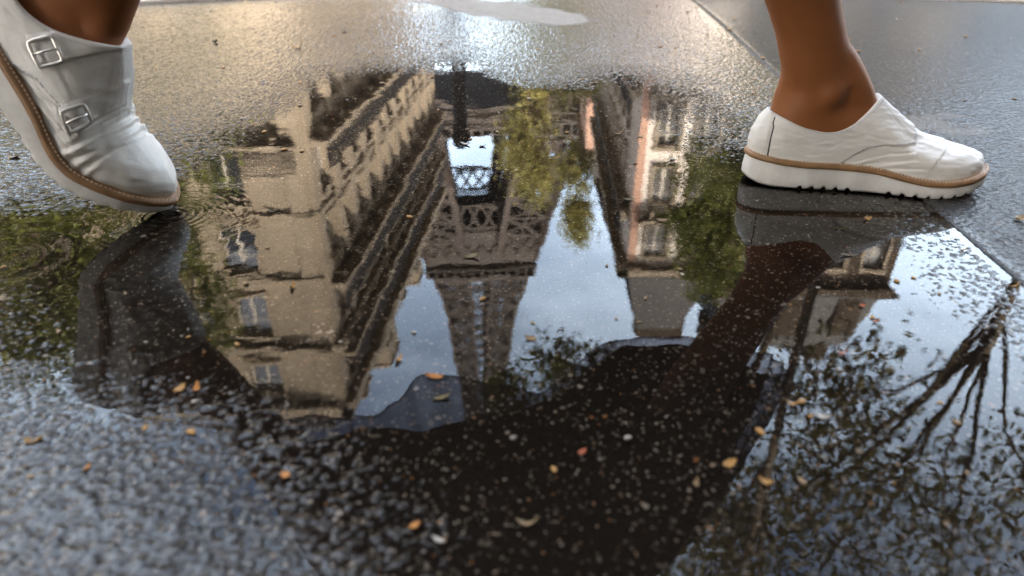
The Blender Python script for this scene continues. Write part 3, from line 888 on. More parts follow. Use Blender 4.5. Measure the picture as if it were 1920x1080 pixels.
# small seed husks, all alike
sm = []
for col, a, b, c_ in (('tan', .0034, .0018, .0010), ('amber', .0042, .0024, .0011), ('pale', .0026, .0016, .0009)):
    mb = MB(); mb.ell((0, 0, c_), (a, b, c_), 10, 6)
    vs = [(x + .0006 * math.sin(900 * y), y * (1 - .35 * x / a), z) for x, y, z in mb.v]
    m_ = mesh_from('seed_husk', vs, mb.f, True); m_.materials.append(M['d_' + col]); sm.append((m_, col))
sr = random.Random(5)
for k in range(170):
    u = sr.random()
    y = .3 + 2.4 * u ** 1.3
    x = sr.uniform(-.78, .78) * (y * .95 + .12)
    if .25 < x < .62 and .70 < y < .92: continue
    m_, col = sr.choice(sm)
    o = bpy.data.objects.new('seed_husk', m_); C.objects.link(o); place(o, x, y, 0)
    s_ = sr.uniform(.6, 1.25) * (.65 + .5 * y); o.scale = (s_, s_, s_); o.rotation_euler = (0, 0, sr.uniform(0, 6.3))
    tag(o, {'tan': 'tiny tan seed husk scattered on the wet ground', 'amber': 'tiny amber seed husk scattered on the wet ground', 'pale': 'tiny pale seed husk scattered on the wet ground'}[col], 'seed husk', 'tiny ' + col + ' seed husks')
# pollen and dust adrift on the water: nobody could count it
mb = MB(); pr = random.Random(9)
for k in range(850):
    y = .25 + 1.2 * pr.random() ** 1.2; x = pr.uniform(-.5, .42)
    if gz(x, y)[1] > 0: continue
    r = pr.choice([.0002, .0003, .0004, .0006]); a0 = pr.uniform(0, 6.3); e = pr.uniform(.3, 1)
    pts = [(x + r * math.cos(a0 + 2 * PI * i / 6) * (1 if i % 2 else e), y + r * math.sin(a0 + 2 * PI * i / 6) * e, .0003) for i in range(6)]
    mb.add(pts + [(p[0], p[1], .0006) for p in pts], [tuple(range(6))[::-1], tuple(range(6, 12))] + [(i, (i + 1) % 6, 6 + (i + 1) % 6, 6 + i) for i in range(6)])
tag(mb.build('pollen', M['d_pale']), kind='stuff')

# ------------------------------------------------------------------ bollard
bo = empty('bollard', (-.345, 4.55, .012), 'dark iron street bollard with a round ball top beyond the puddle', 'bollard')
mb = MB(); mb.tube([(-.345, 4.55, .012), (-.345, 4.55, .05), (-.345, 4.55, .06), (-.345, 4.55, .98)], [.075, .072, .05, .047], 24); mb.build('post', M['iron'], bo, (-.345, 4.55, .012), True)
mb = MB(); mb.ell((-.345, 4.55, 1.05), (.068, .068, .07), 24, 14); mb.tube([(-.345, 4.55, .97), (-.345, 4.55, 1.0)], [.056, .052], 24); mb.build('ball_top', M['iron'], bo, (-.345, 4.55, 1.0), True)


# ------------------------------------------------------------------ buildings
def facade(mb, O, u, n, L, z0, z1, bays, rows, w, depth=.4):
    """wall face with real openings. bays: centres along u; rows: (sill, head)"""
    xs = [0]
    for b in bays: xs += [b - w / 2, b + w / 2]
    xs.append(L)
    zs_ = [z0]
    for a, b in rows: zs_ += [a, b]
    zs_.append(z1)
    P = lambda a, z, d=0: (O[0] + u[0] * a - n[0] * d, O[1] + u[1] * a - n[1] * d, z)
    for i in range(len(xs) - 1):
        for j in range(len(zs_) - 1):
            a, b, c_, d = xs[i], xs[i + 1], zs_[j], zs_[j + 1]
            if i % 2 and j % 2:
                for q0, q1 in (((a, c_), (b, c_)), ((b, c_), (b, d)), ((b, d), (a, d)), ((a, d), (a, c_))):
                    mb.add([P(*q0), P(*q1), P(*q1, depth), P(*q0, depth)], [(0, 1, 2, 3)])
            else:
                mb.add([P(a, c_), P(b, c_), P(b, d), P(a, d)], [(0, 1, 2, 3)])


WIN = {}


def window_meshes(w, h, glass):
    key = (round(w, 2), round(h, 2), glass)
    if key in WIN: return WIN[key]
    f = MB(); e = .11
    f.box(-w / 2, -w / 2 + e, -.03, .03, 0, h); f.box(w / 2 - e, w / 2, -.03, .03, 0, h); f.box(-w / 2 + e, w / 2 - e, -.03, .03, 0, e); f.box(-w / 2 + e, w / 2 - e, -.03, .03, h - e, h)
    f.box(-.08, .08, -.035, .035, e, h - e); f.box(-w / 2 + e, -.08, -.025, .025, h * .68, h * .68 + .06); f.box(.08, w / 2 - e, -.025, .025, h * .68, h * .68 + .06)
    g = MB(); g.box(-w / 2 + .01, w / 2 - .01, .005, .015, .01, h - .01)
    a = mesh_from('window', f.v, f.f); a.materials.append(M['frame'])
    b = mesh_from('pane', g.v, g.f); b.materials.append(M[glass])
    k = MB(); e0 = -.325
    k.box(-w / 2 - .16, w / 2 + .16, e0 - .17, e0, -.2, -.004); k.box(-w / 2 - .2, w / 2 + .2, e0 - .13, e0, h + .004, h + .28)
    k.box(-w / 2 - .17, -w / 2 - .004, e0 - .07, e0, 0, h); k.box(w / 2 + .004, w / 2 + .17, e0 - .07, e0, 0, h)
    c_ = mesh_from('surround', k.v, k.f); c_.materials.append(M['stone_trim'])
    WIN[key] = (a, b, c_); return WIN[key]


def windows(root, O, u, n, bays, rows, w, depth=.3, glass='glass'):
    rz = math.atan2(u[1], u[0])
    if (-math.sin(rz) * -1) * n[0] + (math.cos(rz) * -1) * n[1] < 0: rz += PI
    ro = WO[root.name]
    for b in bays:
        for a, c_ in rows:
            mw, mp, ms = window_meshes(w, c_ - a, glass)
            o = bpy.data.objects.new('window', mw); C.objects.link(o); o.parent = root
            o.location = Vector((O[0] + u[0] * b - n[0] * depth, O[1] + u[1] * b - n[1] * depth, a)) - ro
            o.rotation_euler = (0, 0, rz)
            p = bpy.data.objects.new('pane', mp); C.objects.link(p); p.parent = o
            p = bpy.data.objects.new('surround', ms); C.objects.link(p); p.parent = o


def band(root, name, O, u, n, L, z0, z1, out, mat, ext=0.):
    mb = MB(); mb.frame_box(O, u, n, -ext, L + ext, .004, out, z0, z1); return mb.build(name, mat, root, WO[root.name])


def balcony(root, O, u, n, a, b, z, out=.75, step=.16):
    mb = MB(); mb.frame_box(O, u, n, a, b, .003, out, z - .22, z)
    k = a + .6
    while k < b:
        mb.frame_box(O, u, n, k, k + .22, .003, out * .75, z - .65, z - .222); k += 2.6
    s_ = mb.build('balcony', M['stone_trim'], root, WO[root.name])
    mb = MB(); mb.frame_box(O, u, n, a, b, out - .08, out - .03, z + .95, z + 1.02); mb.frame_box(O, u, n, a, b, out - .07, out - .04, z + .08, z + .12)
    k = a
    while k < b:
        mb.frame_box(O, u, n, k, k + .035, out - .07, out - .04, z + .12, z + .95)
        mb.frame_box(O, u, n, k + .06, k + .10, out - .06, out - .045, z + .30, z + .70); k += step
    mb.build('railing', M['iron'], s_, WO[root.name])


def unit(a, b):
    d = Vector((b[0] - a[0], b[1] - a[1])); L = d.length; d /= L; return (d.x, d.y), L


# --- left: long stone apartment building with its corner to the crossing
Cc = (-8.75, 28.0); far = (-6.7, 60.0)
us, Ls = unit(Cc, far); ns = (us[1], -us[0])
Fo = (-19.0, 28.0); uf = (1., 0.); Lf = Cc[0] - Fo[0]; nf_ = (0., -1.)
lb = empty('apartment_building', (-12, 40, 0), 'long pale limestone apartment building with balconies and zinc roof left of the iron tower', 'building')
rowsL = [(.9, 3.5), (5.0, 7.4), (9.1, 11.5), (13.0, 15.2) if False else (13.0, 15.2), (17.0 - 1.75, 17.3)][:3] + [(15.2 - 2.0, 13.2 + 2.1 - .1)] if False else [(.9, 3.4), (4.9, 7.2), (8.9, 11.2), (15.0, 17.4), (19.3, 21.5)]
rowsL = [(.9, 3.3), (5.0, 7.3), (9.1, 11.4), (15.1, 17.4), (19.3, 21.5)]
rowsS = [(.9, 3.3), (4.9, 7.2), (8.6, 10.9), (12.1, 14.3), (15.6, 17.7), (19.3, 21.4)]
bayF = [1.7 + 2.9 * k for k in range(3)]; bayF = [1.2, 4.0, 6.6]
bayS = [1.9 + 2.62 * k for k in range(12)]
zt = 22.5
mb = MB()
facade(mb, Fo, uf, nf_, Lf, 0, zt, bayF, rowsS, 1.6)
facade(mb, Cc, us, ns, Ls, 0, zt, bayS, rowsS, 1.35)
back = [(far[0], far[1]), (far[0] - 10.3, far[1]), (Fo[0], Fo[1])]
for a, b in zip(back[:-1], back[1:]):
    mb.add([(*a, 0), (*b, 0), (*b, zt), (*a, zt)], [(0, 1, 2, 3)])
mb.build('wall', M['stone'], lb)
windows(lb, Fo, uf, nf_, bayF, rowsS, 1.6, .3, 'glass')
windows(lb, Cc, us, ns, bayS, rowsS, 1.35, .32, 'glass')
for (O, u, n, L, ex) in ((Fo, uf, nf_, Lf, 0.), (Cc, us, ns, Ls, 0.)):
    for z, h, out in ((4.1, .3, .22), (11.4, .28, .2), (18.25, .35, .45), (21.9, .55, .62)):
        band(lb, 'string_course', O, u, n, L if u is not uf else L - .002, z, z + h, out, M['stone_trim'])
for z in (8.4, 15.35, 19.05):
    balcony(lb, Cc, us, ns, .3, Ls - .2, z, 0.9)
band(lb, 'string_course', Fo, uf, nf_, Lf - .002, 14.55, 14.85, .25, M['stone_trim'])
balcony(lb, Fo, uf, nf_, .6, Lf - .3, 8.4 - .004, .6)
for k, b in enumerate(bayS[:-1]):     # shallow stone piers between the bays
    pb = b + 1.31
    mb = MB()
    for za, zb in ((4.42, 7.7), (8.45, 11.35), (11.7, 14.65), (15.4, 18.2)):
        mb.frame_box(Cc, us, ns, pb - .38, pb + .38, .004, .16 if k % 3 else .26, za, zb)
    mb.build('pilaster', M['stone_trim'], lb)
for O, u, n, a in ((Fo, uf, nf_, Lf - .95), (Cc, us, ns, .12)):
    mb = MB()
    for za, zb in ((.02, 4.05), (4.42, 11.35), (11.7, 18.2), (18.62, 21.85)):
        mb.frame_box(O, u, n, a, a + .8, .004, .14, za, zb)
    mb.build('quoin', M['stone_trim'], lb)
# zinc mansard with a flat top
def mansard(root, pts, z0, z1, inset, mat, over=.55):
    c = np.mean(pts, 0); pts = [np.array(p, float) for p in pts]; n = len(pts)

    def off(d):
        res = []
        for i in range(n):
            a, b, c_ = pts[i - 1], pts[i], pts[(i + 1) % n]
            e1 = (b - a) / np.linalg.norm(b - a); e2 = (c_ - b) / np.linalg.norm(c_ - b)
            n1 = np.array([e1[1], -e1[0]]); n2 = np.array([e2[1], -e2[0]])
            if n1.dot(b - c) < 0: n1, n2 = -n1, -n2
            m_ = n1 + n2; m_ = m_ / (m_.dot(n1)); res.append(b + m_ * d)
        return res
    rows = [(off(over), z0), (off(over), z0 + .14), (off(-.15), z0 + .3), (off(-inset), z1), (off(-inset - 2.5), z1 + .5)]
    vs = [(*p, z) for r, z in rows for p in r]
    f = grid_faces(len(rows), n) + [tuple(range(n))[::-1], tuple((len(rows) - 1) * n + k for k in range(n))]
    return obj('roof', vs, f, mat, root, WO[root.name])


lr = mansard(lb, [Fo, Cc, far, (far[0] - 10.3, far[1])], zt + .003, 24.6, 1.1, M['zinc'])
for (yy, w_, hh) in ((39.5, 1.6, 26.6), (50.0, 1.3, 26.2)):
    x_ = Cc[0] + (yy - 28) * us[0] / us[1]
    mb = MB(); mb.box(x_ - 3.2, x_ - .25, yy - w_, yy + w_, 22.9, hh); mb.box(x_ - 3.3, x_ - .15, yy - w_ - .1, yy + w_ + .1, hh + .003, hh + .25)
    for k in range(4): mb.tube([(x_ - 2.8 + .7 * k, yy, hh + .26), (x_ - 2.8 + .7 * k, yy, hh + .9)], [.16, .13], 8)
    mb.build('chimney', M['stone_trim'], lr, WO[lb.name])
for b in bayS[1::2]:
    mb = MB(); mb.frame_box(Cc, us, ns, b - .75, b + .75, -.95, -.05, zt + .35, zt + 1.75); mb.frame_box(Cc, us, ns, b - .9, b + .9, -1.0, .05, zt + 1.753, zt + 1.95)
    mb.build('dormer', M['stone_trim'], lr, WO[lb.name])
# lower storeys: dark shop awnings
mb = MB()
for a in (2.0, 9.0, 16.0, 23.0):
    P = lambda k, d, z: (Cc[0] + us[0] * k + ns[0] * d, Cc[1] + us[1] * k + ns[1] * d, z)
    vs = [P(a, .03, 3.9), P(a + 5, .03, 3.9), P(a + 5, 1.5, 3.0), P(a, 1.5, 3.0), P(a, .03, 3.8), P(a + 5, .03, 3.8), P(a + 5, 1.5, 2.75), P(a, 1.5, 2.75)]
    m2_ = MB(); m2_.add(vs, [(0, 1, 2, 3), (4, 7, 6, 5), (0, 4, 5, 1), (1, 5, 6, 2), (2, 6, 7, 3), (3, 7, 4, 0)]); m2_.build('awning', M['awning'], lb)

# --- right: white corner building, dark mansard
def block(name, label, O, W_, D_, zt, wall, rows, bays, roof, rz1, w=1.3, inset=1.4, side_bays=None, glass='glass', balc=(), side_shift=0.):
    """front facade faces -y; left side runs back from the corner O"""
    r = empty(name, (O[0] + W_ / 2, O[1] + D_ / 2, 0), label, 'building')
    u = (1., 0.); n = (0., -1.); Bl = (O[0] + side_shift, O[1] + D_); ul, Ll = unit(Bl, O); nl = (-abs(ul[1]), ul[0] * -1 if ul[1] < 0 else ul[0])
    nl = (ul[1], -ul[0]) if ul[1] < 0 else (-ul[1], ul[0])
    mb = MB(); facade(mb, O, u, n, W_, 0, zt, bays, rows, w); facade(mb, Bl, ul, nl, Ll, 0, zt, side_bays or [], rows if side_bays else [], w)
    p = [(O[0] + W_, O[1]), (O[0] + W_, O[1] + D_), Bl]
    for a, b in zip(p[:-1], p[1:]): mb.add([(*a, 0), (*b, 0), (*b, zt), (*a, zt)], [(0, 1, 2, 3)])
    mb.build('wall', wall, r)
    windows(r, O, u, n, bays, rows, w, .3, glass)
    if side_bays: windows(r, Bl, ul, nl, side_bays, rows, w, .3, glass)
    for z, h, out in ((4.0, .3, .25), (zt - .55, .54, .6)):
        band(r, 'string_course', O, u, n, W_, z, z + h, out, M['stone_trim'] if wall is not M['brown_brick'] else wall)
        band(r, 'string_course', Bl, ul, nl, Ll - .002, z, z + h, out, M['stone_trim'] if wall is not M['brown_brick'] else wall)
    for z in balc:
        balcony(r, O, u, n, .3, W_ - .3, z, .7); balcony(r, Bl, ul, nl, .4, Ll - .3, z, .6)
    rf = mansard(r, [O, (O[0] + W_, O[1]), (O[0] + W_, O[1] + D_), Bl], zt + .003, rz1, inset, roof)
    return r, rf


rows6 = [(.8, 3.4), (5.0, 7.3), (8.7, 11.0), (12.3, 14.4), (15.7, 17.7)]
wb_, rf = block('corner_building', 'white rendered corner building with dark slate mansard, right of the tower', (6.9, 36.5), 5.2, 34., 18.9, M['white_stone'], rows6[2:], [1.6, 3.7], M['slate'], 23.6, 1.2, 1.2, [2.5 + 3.0 * k for k in range(10)], 'glass_pale', (8.3, 15.3), 1.7)
mb = MB(); mb.box(6.905, 7.35, 36.42, 36.496, .02, 3.95); mb.box(6.905, 7.35, 36.42, 36.496, 4.35, 18.3); mb.build('quoin', M['pink_stone'], wb_)
mb = MB(); mb.box(8.4, 11.6, 39., 40.2, 22.5, 25.3); mb.build('chimney', M['brown_brick'], rf, WO[wb_.name])
bb_, rf = block('brick_building', 'dark brown brick building with overhanging cornice and slate attic, furthest right', (12.2, 35.2), 9.9, 15., 19.4, M['brown_brick'], rows6, [1.6, 4.0, 6.4, 8.6], M['slate'], 23.8, 1.2, .9, None, 'glass', (15.3,))
for x_ in (13.6, 16.9, 20.3):
    mb = MB(); mb.box(x_ - .7, x_ + .7, 35.2 + .15, 36.6, 20.1, 22.6); mb.box(x_ - .5, x_ + .5, 35.28, 35.34, 20.4, 22.3); mb.build('dormer', M['brown_brick'], rf, WO[bb_.name])
mb = MB(); mb.box(19.3, 20.6, 37.0, 38.4, 23.5, 25.6); mb.box(12.7, 13.3, 37, 40, 23.5, 25.2); mb.build('chimney', M['brown_brick'], rf, WO[bb_.name])
pb_, rf = block('pink_building', 'pink rendered building further down the street, behind the white corner building', (8.15, 74.), 8., 20., 24., M['pink_stone'], [(.8, 3.4)] + [(4.6 + 3.5 * k, 6.7 + 3.5 * k) for k in range(5)], [1.5, 4, 6.5], M['slate'], 27., 1.1, 1.2, [2.5 + 3.0 * k for k in range(6)], 'glass_pale', (8.0,), 1.2)
lowr, rf = block('low_building', 'low dark brick house added beyond the brick building to block low sky at the right edge', (24.5, 31.), 26., 12., 9.5, M['brown_brick'], [(.8, 3.2), (5.2, 7.6)], [2 + 3.1 * k for k in range(8)], M['slate'], 11.5, 1.2, 1.2)  # added so the damp asphalt does not mirror bright low sky at right
lowl, rf = block('low_building', 'low stone house added behind the broad green tree to block low sky at the far left', (-48., 27.), 25., 12., 16., M['blank'], [(.8, 3.2), (5.2, 7.6), (9.4, 11.8)], [2 + 3.1 * k for k in range(7)], M['slate'], 19., 1.2, 1.2)  # its counterpart on the left, added to cover open sky behind the trees
# unseen tall block added behind the photographer: throws the shade the puddle lies in
sb = empty('shading_building', (6, -20, 0), 'unseen tall plain block added behind the photographer to shade the crossing', 'building')
mb = MB(); O = (-9., -9.); facade(mb, O, (1., 0.), (0., 1.), 42., 0, 23., [2 + 3.2 * k for k in range(12)], [(5.2, 7.4), (9.0, 11.2), (12.8, 15.0), (16.6, 18.8)], 1.3)
for a, b in (((33, -9), (33, -24)), ((33, -24), (-9, -24)), ((-9, -24), (-9, -9))): mb.add([(*a, 0), (*b, 0), (*b, 23), (*a, 23)], [(0, 1, 2, 3)])
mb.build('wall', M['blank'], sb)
windows(sb, O, (1., 0.), (0., 1.), [2 + 3.2 * k for k in range(12)], [(5.2, 7.4), (9.0, 11.2), (12.8, 15.0), (16.6, 18.8)], 1.3)
mansard(sb, [(-9, -9), (33, -9), (33, -24), (-9, -24)], 23.003, 25.5, 1.5, M['zinc'])

for lab, x0_, y0_, wd_, dp_ in (('unseen plain rendered house added left of the photographer to block sky light', -31., -8., 15., 17.), ('unseen plain rendered house added right of the photographer to block sky light', 18., -8., 15., 17.)):  # out-of-view houses added to cut the ambient sky light
    hb = empty('shading_side_building', (x0_ + wd_ / 2, y0_ + dp_ / 2, 0), lab, 'building')
    mb = MB(); sx0 = x0_ + wd_ if x0_ < 0 else x0_; nx_ = 1. if x0_ < 0 else -1.
    facade(mb, (sx0, y0_), (0., 1.), (nx_, 0.), dp_, 0, 21., [2 + 3.2 * k for k in range(5)], [(1, 3.2), (5.2, 7.4), (9.0, 11.2), (12.8, 15.0), (16.6, 18.8)], 1.3)
    ox = x0_ if x0_ < 0 else x0_ + wd_
    for a, b in (((sx0, y0_), (ox, y0_)), ((ox, y0_), (ox, y0_ + dp_)), ((ox, y0_ + dp_), (sx0, y0_ + dp_))): mb.add([(*a, 0), (*b, 0), (*b, 21), (*a, 21)], [(0, 1, 2, 3)])
    mb.build('wall', M['blank'], hb)
    windows(hb, (sx0, y0_), (0., 1.), (nx_, 0.), [2 + 3.2 * k for k in range(5)], [(1, 3.2), (5.2, 7.4), (9.0, 11.2), (12.8, 15.0), (16.6, 18.8)], 1.3)
    mansard(hb, [(x0_, y0_), (x0_ + wd_, y0_), (x0_ + wd_, y0_ + dp_), (x0_, y0_ + dp_)], 21.003, 23.5, 1.5, M['zinc'])

# ------------------------------------------------------------------ the iron tower
TX, TY, TROT = -13.5, 243.0, R(7)
tw = empty('iron_tower', (TX, TY, 0), 'tall brown lattice iron tower with two platforms at the end of the street', 'tower')
ct, st = math.cos(TROT), math.sin(TROT)
TP = lambda x, y, z: (TX + x * ct - y * st, TY + x * st + y * ct, z)
HW = lambda z: float(np.interp(z, [0, 25, 57, 80, 115, 140, 170, 200, 240, 276, 300], [62, 48, 34, 27, 18.5, 12.8, 9.8, 7.7, 5.6, 4.2, 2.5]))
LW = lambda z: float(np.interp(z, [0, 57, 115], [25, 19, 13]))


def lattice(mb, quad, levels, w):
    """quad(z) -> four corner points; chords, rings and X bracing"""
    for a, b in zip(levels[:-1], levels[1:]):
        qa, qb = quad(a), quad(b)
        for k in range(4):
            j = (k + 1) % 4
            mb.bar(qa[k], qb[k], w * 1.7); mb.bar(qa[k], qb[j], w * .8); mb.bar(qa[j], qb[k], w * .8); mb.bar(qb[k], qb[j], w * .9)
            ma = [(x + y) / 2 for x, y in zip(qa[k], qa[j])]; mb_ = [(x + y) / 2 for x, y in zip(qb[k], qb[j])]
            mb.bar(ma, mb_, w * .55)


for sx_ in (-1, 1):
    for sy_ in (-1, 1):
        mb = MB()
        def quad(z):
            o_ = HW(z); i_ = o_ - LW(z)
            return [TP(sx_ * o_, sy_ * o_, z), TP(sx_ * i_, sy_ * o_, z), TP(sx_ * i_, sy_ * i_, z), TP(sx_ * o_, sy_ * i_, z)]
        lattice(mb, quad, [0, 14, 28, 42, 54], 1.5); lattice(mb, quad, [62, 70, 78, 86, 94, 102, 111], 1.25)
        mb.build('leg', M['tower_iron'], tw)
mb = MB()
def shaft_corner(sx_, sy_):
    def quad(z):
        o_ = HW(z); i_ = o_ - max(1.1, (.76 * o_) if z < 190 else .8 * o_)
        return [TP(sx_ * o_, sy_ * o_, z), TP(sx_ * i_, sy_ * o_, z), TP(sx_ * i_, sy_ * i_, z), TP(sx_ * o_, sy_ * i_, z)]
    return quad
lv = list(np.linspace(119, 270, 26))
for sx_ in (-1, 1):
    for sy_ in (-1, 1): lattice(mb, shaft_corner(sx_, sy_), lv, .58)
full = lambda z: [TP(-HW(z), -HW(z), z), TP(HW(z), -HW(z), z), TP(HW(z), HW(z), z), TP(-HW(z), HW(z), z)]
lattice(mb, full, list(np.linspace(119, 270, 18)), .7)
mb.build('shaft', M['tower_iron'], tw)
mb = MB()
def slab(mb, h0, h1, z0, z1):
    vs = [TP(a * h0, b * h0, z0) for a, b in ((-1, -1), (1, -1), (1, 1), (-1, 1))] + [TP(a * h1, b * h1, z1) for a, b in ((-1, -1), (1, -1), (1, 1), (-1, 1))]
    mb.add(vs, [(0, 3, 2, 1), (4, 5, 6, 7), (0, 1, 5, 4), (1, 2, 6, 5), (2, 3, 7, 6), (3, 0, 4, 7)])
slab(mb, 17, 19.5, 112, 114.2); slab(mb, 20.6, 20.8, 114.3, 115.2); slab(mb, 20.2, 20.2, 117.8, 118.3)
for k in range(13):
    for q0 in (-1, 1):
        a = -19.5 + 39 * k / 12
        mb.bar(TP(a, q0 * 20, 115.2), TP(a, q0 * 20, 117.8), .55); mb.bar(TP(q0 * 20, a, 115.2), TP(q0 * 20, a, 117.8), .55)
slab(mb, 15, 15, 115.3, 117.7); slab(mb, 17.5, 17.2, 118.5, 121.5)
for a, h0 in ((-17, 1), (17, 1)): pass
p2 = mb.build('second_platform', M['tower_deck'], tw)
mb = MB()
for q0 in (-1, 1):
    for (x0_, x1_, y0_, y1_) in ((-20.4, 20.4, q0 * 20.4 - .4, q0 * 20.4 + .4), (q0 * 20.4 - .4, q0 * 20.4 + .4, -19.9, 19.9)):
        vs = [TP(a, b, z) for z in (100.5, 111.9) for a, b in ((x0_, y0_), (x1_, y0_), (x1_, y1_), (x0_, y1_))]
        mb.add(vs, [(0, 3, 2, 1), (4, 5, 6, 7), (0, 1, 5, 4), (1, 2, 6, 5), (2, 3, 7, 6), (3, 0, 4, 7)])
slab(mb, 19.9, 19.9, 101.0, 101.6)
mb.build('belt', M['tower_deck'], tw)
mb = MB()        # open lattice girders under the second platform, with the arcade panels
for q0 in (-1, 1):
    for z in (99.0, 90.0):
        mb.bar(TP(-20, q0 * 20.3, z), TP(20, q0 * 20.3, z), 1.2); mb.bar(TP(q0 * 20.3, -20, z), TP(q0 * 20.3, 20, z), 1.2)
    for k in range(8):
        a = -20 + 5 * k
        for b, c_ in ((a, a + 5), (a + 5, a)):
            mb.bar(TP(b, q0 * 20.3, 90), TP(c_, q0 * 20.3, 99), .9); mb.bar(TP(q0 * 20.3, b, 90), TP(q0 * 20.3, c_, 99), .9)
        for tt in range(8):
            t0, t1 = PI * tt / 8, PI * (tt + 1) / 8
            f_ = lambda q_: (a + 2.5 - 2.0 * math.cos(q_), 105.4 + 3.0 * math.sin(q_))
            (xa, za), (xb, zb) = f_(t0), f_(t1)
            mb.bar(TP(xa, q0 * 21.0, za), TP(xb, q0 * 21.0, zb), .9); mb.bar(TP(q0 * 21.0, xa, za), TP(q0 * 21.0, xb, zb), .9)
mb.build('arcade', M['tower_iron'], tw)
mb = MB()
slab(mb, 33, 35.3, 54, 57); slab(mb, 35.6, 35.6, 57.1, 58.2); slab(mb, 34, 34, 61.4, 62.2)
for k in range(23):
    for q0 in (-1, 1):
        a = -34.5 + 69 * k / 22
        mb.bar(TP(a, q0 * 34.8, 58.2), TP(a, q0 * 34.8, 61.4), .7); mb.bar(TP(q0 * 34.8, a, 58.2), TP(q0 * 34.8, a, 61.4), .7)
mb.build('first_platform', M['tower_deck'], tw)
mb = MB()
for q0 in (-1, 1):
    prev = None
    for k in range(25):
        a = PI * k / 24; p = (-37 * math.cos(a), 14 + 39 * math.sin(a))
        if prev:
            for h0 in (0, 3):
                mb.bar(TP(prev[0], q0 * 46, prev[1] - h0), TP(p[0], q0 * 46, p[1] - h0), 1.1); mb.bar(TP(q0 * 46, prev[0], prev[1] - h0), TP(q0 * 46, p[0], p[1] - h0), 1.1)
        prev = p
mb.build('arch', M['tower_iron'], tw)
mb = MB(); slab(mb, 5.5, 7.5, 271, 275); slab(mb, 8, 8, 275.1, 277); slab(mb, 6, 5, 277.1, 283); slab(mb, 3, 1.2, 283.1, 295); mb.bar(TP(0, 0, 295), TP(0, 0, 324), 1.2)
mb.build('top_cabin', M['tower_deck'], tw)


# ------------------------------------------------------------------ trees
def tree(name, label, base, trunk_top, r0, clumps, n_leaf, leaf, mat, seed, limbs=True, spread=.16, group=None, trunk_mid=None):
    """clumps: (x,y,z,rx,ry,rz) foliage masses; limbs reach every clump; leaves are small bent cards"""
    rr = np.random.default_rng(seed); ra = random.Random(seed)
    root = empty(name, base, label, 'tree', group)
    b = Vector(base); tt = Vector(trunk_top)
    mb = MB()
    mid_ = Vector(trunk_mid) if trunk_mid else b.lerp(tt, .5) + Vector((ra.uniform(-.15, .15), ra.uniform(-.15, .15), 0))
    mb.tube([b, b.lerp(mid_, .12), mid_, tt], [r0 * 1.35, r0, r0 * .8, r0 * .6], 10)
    tips = []
    for (x, y, z, rx, ry, rz) in clumps:
        c_ = Vector((x, y, z)); s0 = mid_.lerp(tt, ra.uniform(.45, 1.))
        m1 = s0.lerp(c_, .5) + Vector((ra.uniform(-.3, .3) * rx, ra.uniform(-.3, .3) * ry, ra.uniform(.05, .2) * (c_ - s0).length))
        mb.tube([s0, m1, c_], [r0 * .42, r0 * .27, r0 * .15], 7)
        nb = 9
        for k in range(nb):
            d = Vector((ra.gauss(0, 1), ra.gauss(0, 1), ra.gauss(0, 1))).normalized()
            e = Vector((x + d.x * rx * .9, y + d.y * ry * .9, z + d.z * rz * .9)); s1 = m1.lerp(c_, ra.uniform(.2, 1))
            q1 = s1.lerp(e, .5) + Vector((ra.uniform(-1, 1), ra.uniform(-1, 1), ra.uniform(-1, 1))) * .12 * rx
            mb.tube([s1, q1, e], [r0 * .13, r0 * .085, r0 * .04], 5)
            tips += [(s1.lerp(e, f_)) for f_ in (.35, .6, .8, 1.)] + [q1]
    mb.build('trunk', M['bark'], root, base, True)
    tips = np.array([tuple(p) for p in tips])
    # extra twig centres inside each clump
    ex = []
    for (x, y, z, rx, ry, rz) in clumps:
        d = rr.normal(size=(30, 3)); d /= np.linalg.norm(d, axis=1)[:, None]; d *= rr.random((30, 1)) ** .45
        ex.append(np.array([x, y, z]) + d * np.array([rx, ry, rz]))
    tips = np.concatenate([tips] + ex)
    sc = spread * np.mean([c_[3] for c_ in clumps])
    k = rr.integers(0, len(tips), n_leaf)
    cen = tips[k] + rr.normal(size=(n_leaf, 3)) * sc
    ti = rr.random(len(tips))[k] * .6 + rr.random(n_leaf) * .4
    a = rr.normal(size=(n_leaf, 3)); a /= np.linalg.norm(a, axis=1)[:, None]
    bb = rr.normal(size=(n_leaf, 3)); bb -= a * np.sum(a * bb, 1)[:, None]; bb /= np.linalg.norm(bb, axis=1)[:, None]
    nrm_ = np.cross(a, bb); L_ = leaf * rr.uniform(.6, 1.3, (n_leaf, 1))
    v = np.stack([cen - a * L_, cen + bb * L_ * .5 + nrm_ * L_ * .18, cen + a * L_, cen - bb * L_ * .5 + nrm_ * L_ * .18], 1).reshape(-1, 3) - np.array(base)
    me = bpy.data.meshes.new('crown'); me.vertices.add(4 * n_leaf); me.vertices.foreach_set('co', v.astype(np.float32).ravel())
    me.loops.add(4 * n_leaf); me.loops.foreach_set('vertex_index', np.arange(4 * n_leaf, dtype=np.int32))
    me.polygons.add(n_leaf); me.polygons.foreach_set('loop_start', np.arange(0, 4 * n_leaf, 4, dtype=np.int32)); me.update()
    at = me.attributes.new('tint', 'FLOAT', 'FACE'); at.data.foreach_set('value', ti.astype(np.float32))
    link('crown', me, mat, root, base, shift=False)
    return root


